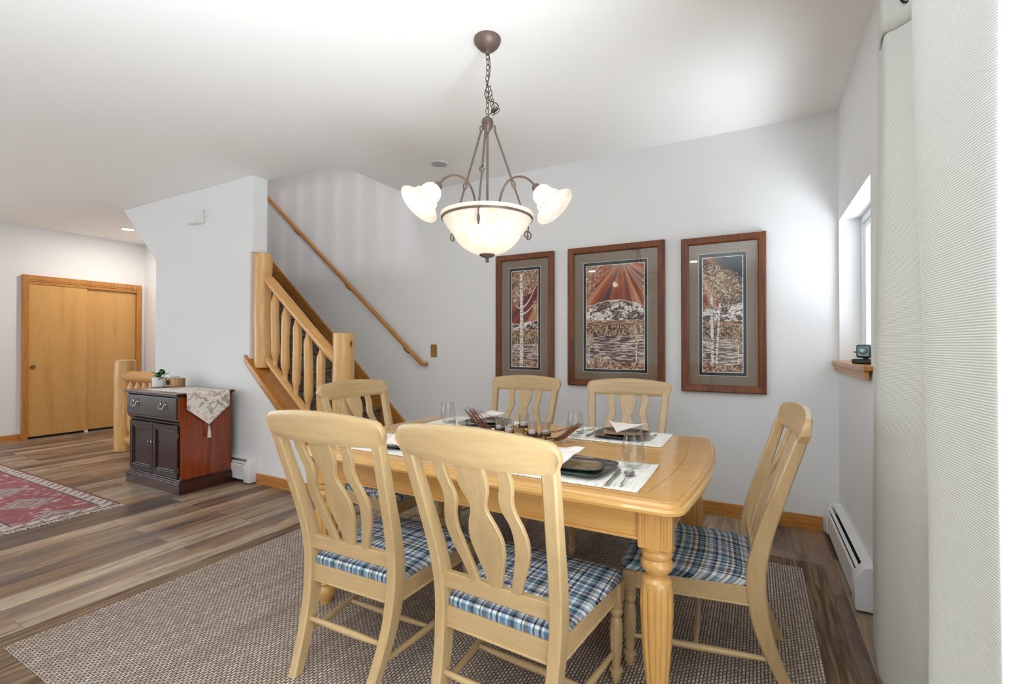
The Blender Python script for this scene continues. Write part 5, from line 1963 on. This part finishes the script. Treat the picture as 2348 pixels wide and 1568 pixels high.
build('keyhole', MB().lathe([(0.0, 0), (0.004, 0), (0.004, 0.001), (0, 0.001)], 10, (-0.02, -hy - 0.034, 0.765), rot=Matrix.Rotation(PI / 2, 3, 'X'), cap=False).box(-0.022, -0.018, -hy - 0.035, -hy - 0.034, 0.752, 0.765), M['black'], dw)
for k, (a, b) in enumerate(((-hx + 0.028, -0.004), (0.004, hx - 0.028))):
    z0, z1, fw = 0.122, 0.560, 0.048
    y0 = -hy - 0.018
    p = MB()
    p.box(a, a + fw, y0, -hy, z0, z1); p.box(b - fw, b, y0, -hy, z0, z1)
    p.box(a + fw, b - fw, y0, -hy, z0, z0 + fw); p.box(a + fw, b - fw, y0, -hy, z1 - fw, z1)
    # sloping inner bead
    for (xa, xb, za, zb_) in ((a + fw, b - fw, z0 + fw, z0 + fw + 0.012), (a + fw, b - fw, z1 - fw - 0.012, z1 - fw)):
        p.box(xa, xb, y0 + 0.006, -hy, za, zb_)
    for xa in (a + fw, b - fw - 0.012): p.box(xa, xa + 0.012, y0 + 0.006, -hy, z0 + fw + 0.012, z1 - fw - 0.012)
    p.box(a + fw, b - fw, y0 + 0.012, -hy, z0 + fw, z1 - fw)
    d = build('door', p, M['mahogany_front'], kb, smooth=False, bevel=0.0025)
    xk = b - 0.024 if k == 0 else a + 0.024
    build('knob', MB().lathe([(0.0, 0), (0.009, 0.0), (0.008, 0.003), (0.0045, 0.006), (0.005, 0.012), (0.0095, 0.018), (0.009, 0.023), (0.0, 0.026)], 16, (xk, y0, 0.395), rot=Matrix.Rotation(PI / 2, 3, 'X'), cap=False), M['nickel'], d)
    build('hinge', MB().box((a - 0.003) if k == 0 else (b - 0.001), (a + 0.001) if k == 0 else (b + 0.003), y0 + 0.002, y0 + 0.012, 0.17, 0.21).box((a - 0.003) if k == 0 else (b - 0.001), (a + 0.001) if k == 0 else (b + 0.003), y0 + 0.002, y0 + 0.012, 0.46, 0.50), M['brass'], d)

# table runner draped over the cabinet's right side
ru = empty('table_runner', (cx1 + 0.026, 2.325, 0.832))
tag(ru, 'cream floral table runner with pointed tasselled end over the cabinet', 'table runner')
yA, yB = 2.150 - 2.325, 2.505 - 2.325
path = [(-0.66, 0.0), (-0.5, 0.0), (-0.3, 0.0), (-0.1, 0.0), (-0.02, 0.0), (-0.002, -0.001), (0.004, -0.006), (0.006, -0.02), (0.006, -0.05), (0.006, -0.10), (0.006, -0.135), (0.006, -0.16), (0.006, -0.19), (0.006, -0.22), (0.006, -0.25), (0.006, -0.285)]
m = MB()
nv = 15
rows_ = []
for (dx, dz) in path:
    if dz > -0.135: k = 1.0
    else: k = max(0.0, (0.285 + dz) / 0.150)
    if dx < -0.5: k = 1.0
    row = []
    for j in range(nv):
        y = (yA + yB) / 2 + (yA - yB) / 2 * (1 - 2 * j / (nv - 1)) * k
        wv = 0.0015 * math.sin(j * 1.9 + dz * 20) if dz < -0.03 else 0.0
        row.append((dx + max(0, wv), y, dz + 0.0018))
    rows_.append(row)
m.add([p for r_ in rows_ for p in r_], [(i * nv + j, i * nv + j + 1, (i + 1) * nv + j + 1, (i + 1) * nv + j) for i in range(len(path) - 1) for j in range(nv - 1)])
build('cloth', m, M['floral'], ru, solid=0.0025, angle=60)
m = MB()
yt = (yA + yB) / 2
m.tube([(0.007, yt, -0.285), (0.009, yt, -0.303)], 0.0025, 6)
m.lathe([(0.0, -0.300), (0.006, -0.302), (0.009, -0.312), (0.007, -0.322), (0.006, -0.325), (0.010, -0.334), (0.013, -0.375), (0.014, -0.395), (0.0, -0.397)], 16, (0.012, yt, 0), rfun=lambda a, z: 1 + 0.08 * math.cos(a * 8), cap=False)
build('tassel', m, M['tassel'], ru)

# plant
ZC = 0.8355
ppx, ppy = -5.085, 2.365
pt = empty('potted_plant', (ppx, ppy, ZC))
tag(pt, 'tiny green plant in a white pot on the cabinet', 'plant')
build('pot', MB().lathe([(0.0, 0.0), (0.054, 0.0), (0.058, 0.004), (0.061, 0.088), (0.059, 0.090), (0.056, 0.088), (0.054, 0.078), (0.0, 0.076)], 32, cap=False), M['porcelain'], pt)
build('soil', MB().lathe([(0.0, 0.080), (0.055, 0.079), (0.055, 0.074), (0.0, 0.074)], 24, cap=False), M['soil'], pt)
rnd = random.Random(4)
lm = MB(); sm = MB()
leafs = [(-0.030, 0.0, 0.125), (0.0, 0.01, 0.150), (0.028, 0.0, 0.140), (-0.045, 0.01, 0.110), (0.015, -0.03, 0.120), (-0.015, -0.03, 0.118), (0.055, -0.02, 0.085), (-0.02, 0.03, 0.145), (0.03, 0.03, 0.125), (0.0, 0.0, 0.128), (-0.04, -0.02, 0.135), (0.035, -0.015, 0.112)]
for (lx, ly, lz) in leafs:
    a1, t1 = rnd.uniform(0, 2 * PI), rnd.uniform(0.3, 1.1)
    R_ = Matrix.Rotation(a1, 3, 'Z') @ Matrix.Rotation(t1, 3, 'X')
    n = 12; r0 = rnd.uniform(0.020, 0.028)
    vs = [Vector((0, 0, 0.002))]
    for k in range(n):
        th = 2 * PI * k / n
        rr = r0 * (1 - 0.10 * math.cos(th * 2))
        vs.append(Vector((rr * math.cos(th), rr * 1.15 * math.sin(th), -0.005)))
    vs2 = vs + [v_ - Vector((0, 0, 0.0016)) for v_ in vs]
    P_ = [R_ @ v_ + Vector((lx * 1.15, ly * 1.15, lz)) for v_ in vs2]
    fs = [(0, 1 + k, 1 + (k + 1) % n) for k in range(n)] + [(n + 1, n + 2 + (k + 1) % n, n + 2 + k) for k in range(n)] + [(1 + k, n + 2 + k, n + 2 + (k + 1) % n, 1 + (k + 1) % n) for k in range(n)]
    lm.add(P_, fs)
    sm.tube([(lx * 0.3, ly * 0.3, 0.076), (lx * 0.8, ly * 0.8, lz * 0.8), (lx * 1.15, ly * 1.15, lz)], 0.0016, 5)
build('leaves', lm, M['leaf'], pt)['kind'] = 'stuff'
build('stem', sm, M['leaf'], pt)

# block candle holder
bh = empty('block_candle_holder', (-4.945, 2.43, ZC), 0.35)
tag(bh, 'rustic wooden block holding a glass candle on the cabinet', 'candle holder')
m = MB()
m.box(-0.075, 0.075, -0.042, 0.042, 0.0, 0.082)
build('wood_block', m, M['block_wood'], bh, bevel=0.006)
build('bark_recess', MB().lathe([(0.0, 0.0), (0.022, 0.0), (0.024, 0.001), (0.0, 0.0012)], 20, (-0.035, -0.042, 0.042), rot=Matrix.Rotation(PI / 2, 3, 'X'), cap=False), M['soil'], bh)
cg = build('candle_glass', MB().lathe([(0.0, 0.0), (0.036, 0.0), (0.038, 0.022), (0.036, 0.022), (0.034, 0.003), (0.0, 0.003)], 28, cap=False), M['glass'], angle=60)
cg.location = (-4.945, 2.43, ZC + 0.0825)
tag(cg, 'clear shallow candle glass on top of the wooden block', 'candle glass')
cw_ = build('pillar_candle', MB().lathe([(0.0, 0.0), (0.031, 0.0), (0.031, 0.014), (0.0, 0.0135)], 24, cap=False), M['wax'])
cw_.location = (-4.945, 2.43, ZC + 0.086)
tag(cw_, 'white candle wax in the shallow glass on the wooden block', 'candle')

# security camera on the sill
sc_ = empty('sill_camera', (0.515, 3.02, WZ0 + 0.0005), math.radians(-35))
tag(sc_, 'small dark teal cube camera on a black base on the window sill', 'camera')
M['teal_plastic'] = plain('dark_teal_plastic', srgb(36, 62, 70), 0.25, 0, 0.6)
M['lens'] = plain('green_tinted_lens', srgb(60, 110, 104), 0.08, 0, 1.0)
build('base', bx(-0.050, 0.050, -0.040, 0.040, 0.0, 0.026), M['black'], sc_, bevel=0.008, segs=3)
build('body', bx(-0.036, 0.036, -0.026, 0.026, 0.032, 0.102), M['teal_plastic'], sc_, bevel=0.010, segs=4)
build('lens', MB().lathe([(0.0, 0.0), (0.018, 0.0), (0.020, 0.003), (0.012, 0.005), (0.0, 0.003)], 24, (0, -0.026, 0.070), rot=Matrix.Rotation(PI / 2, 3, 'X'), cap=False), M['lens'], sc_)
build('neck', MB().tube([(0, 0, 0.024), (0, 0, 0.034)], 0.012, 12), M['black'], sc_)
build('plug', MB().tube([(-0.036, 0.0, 0.062), (-0.056, 0.0, 0.062)], 0.003, 8), M['black'], sc_)
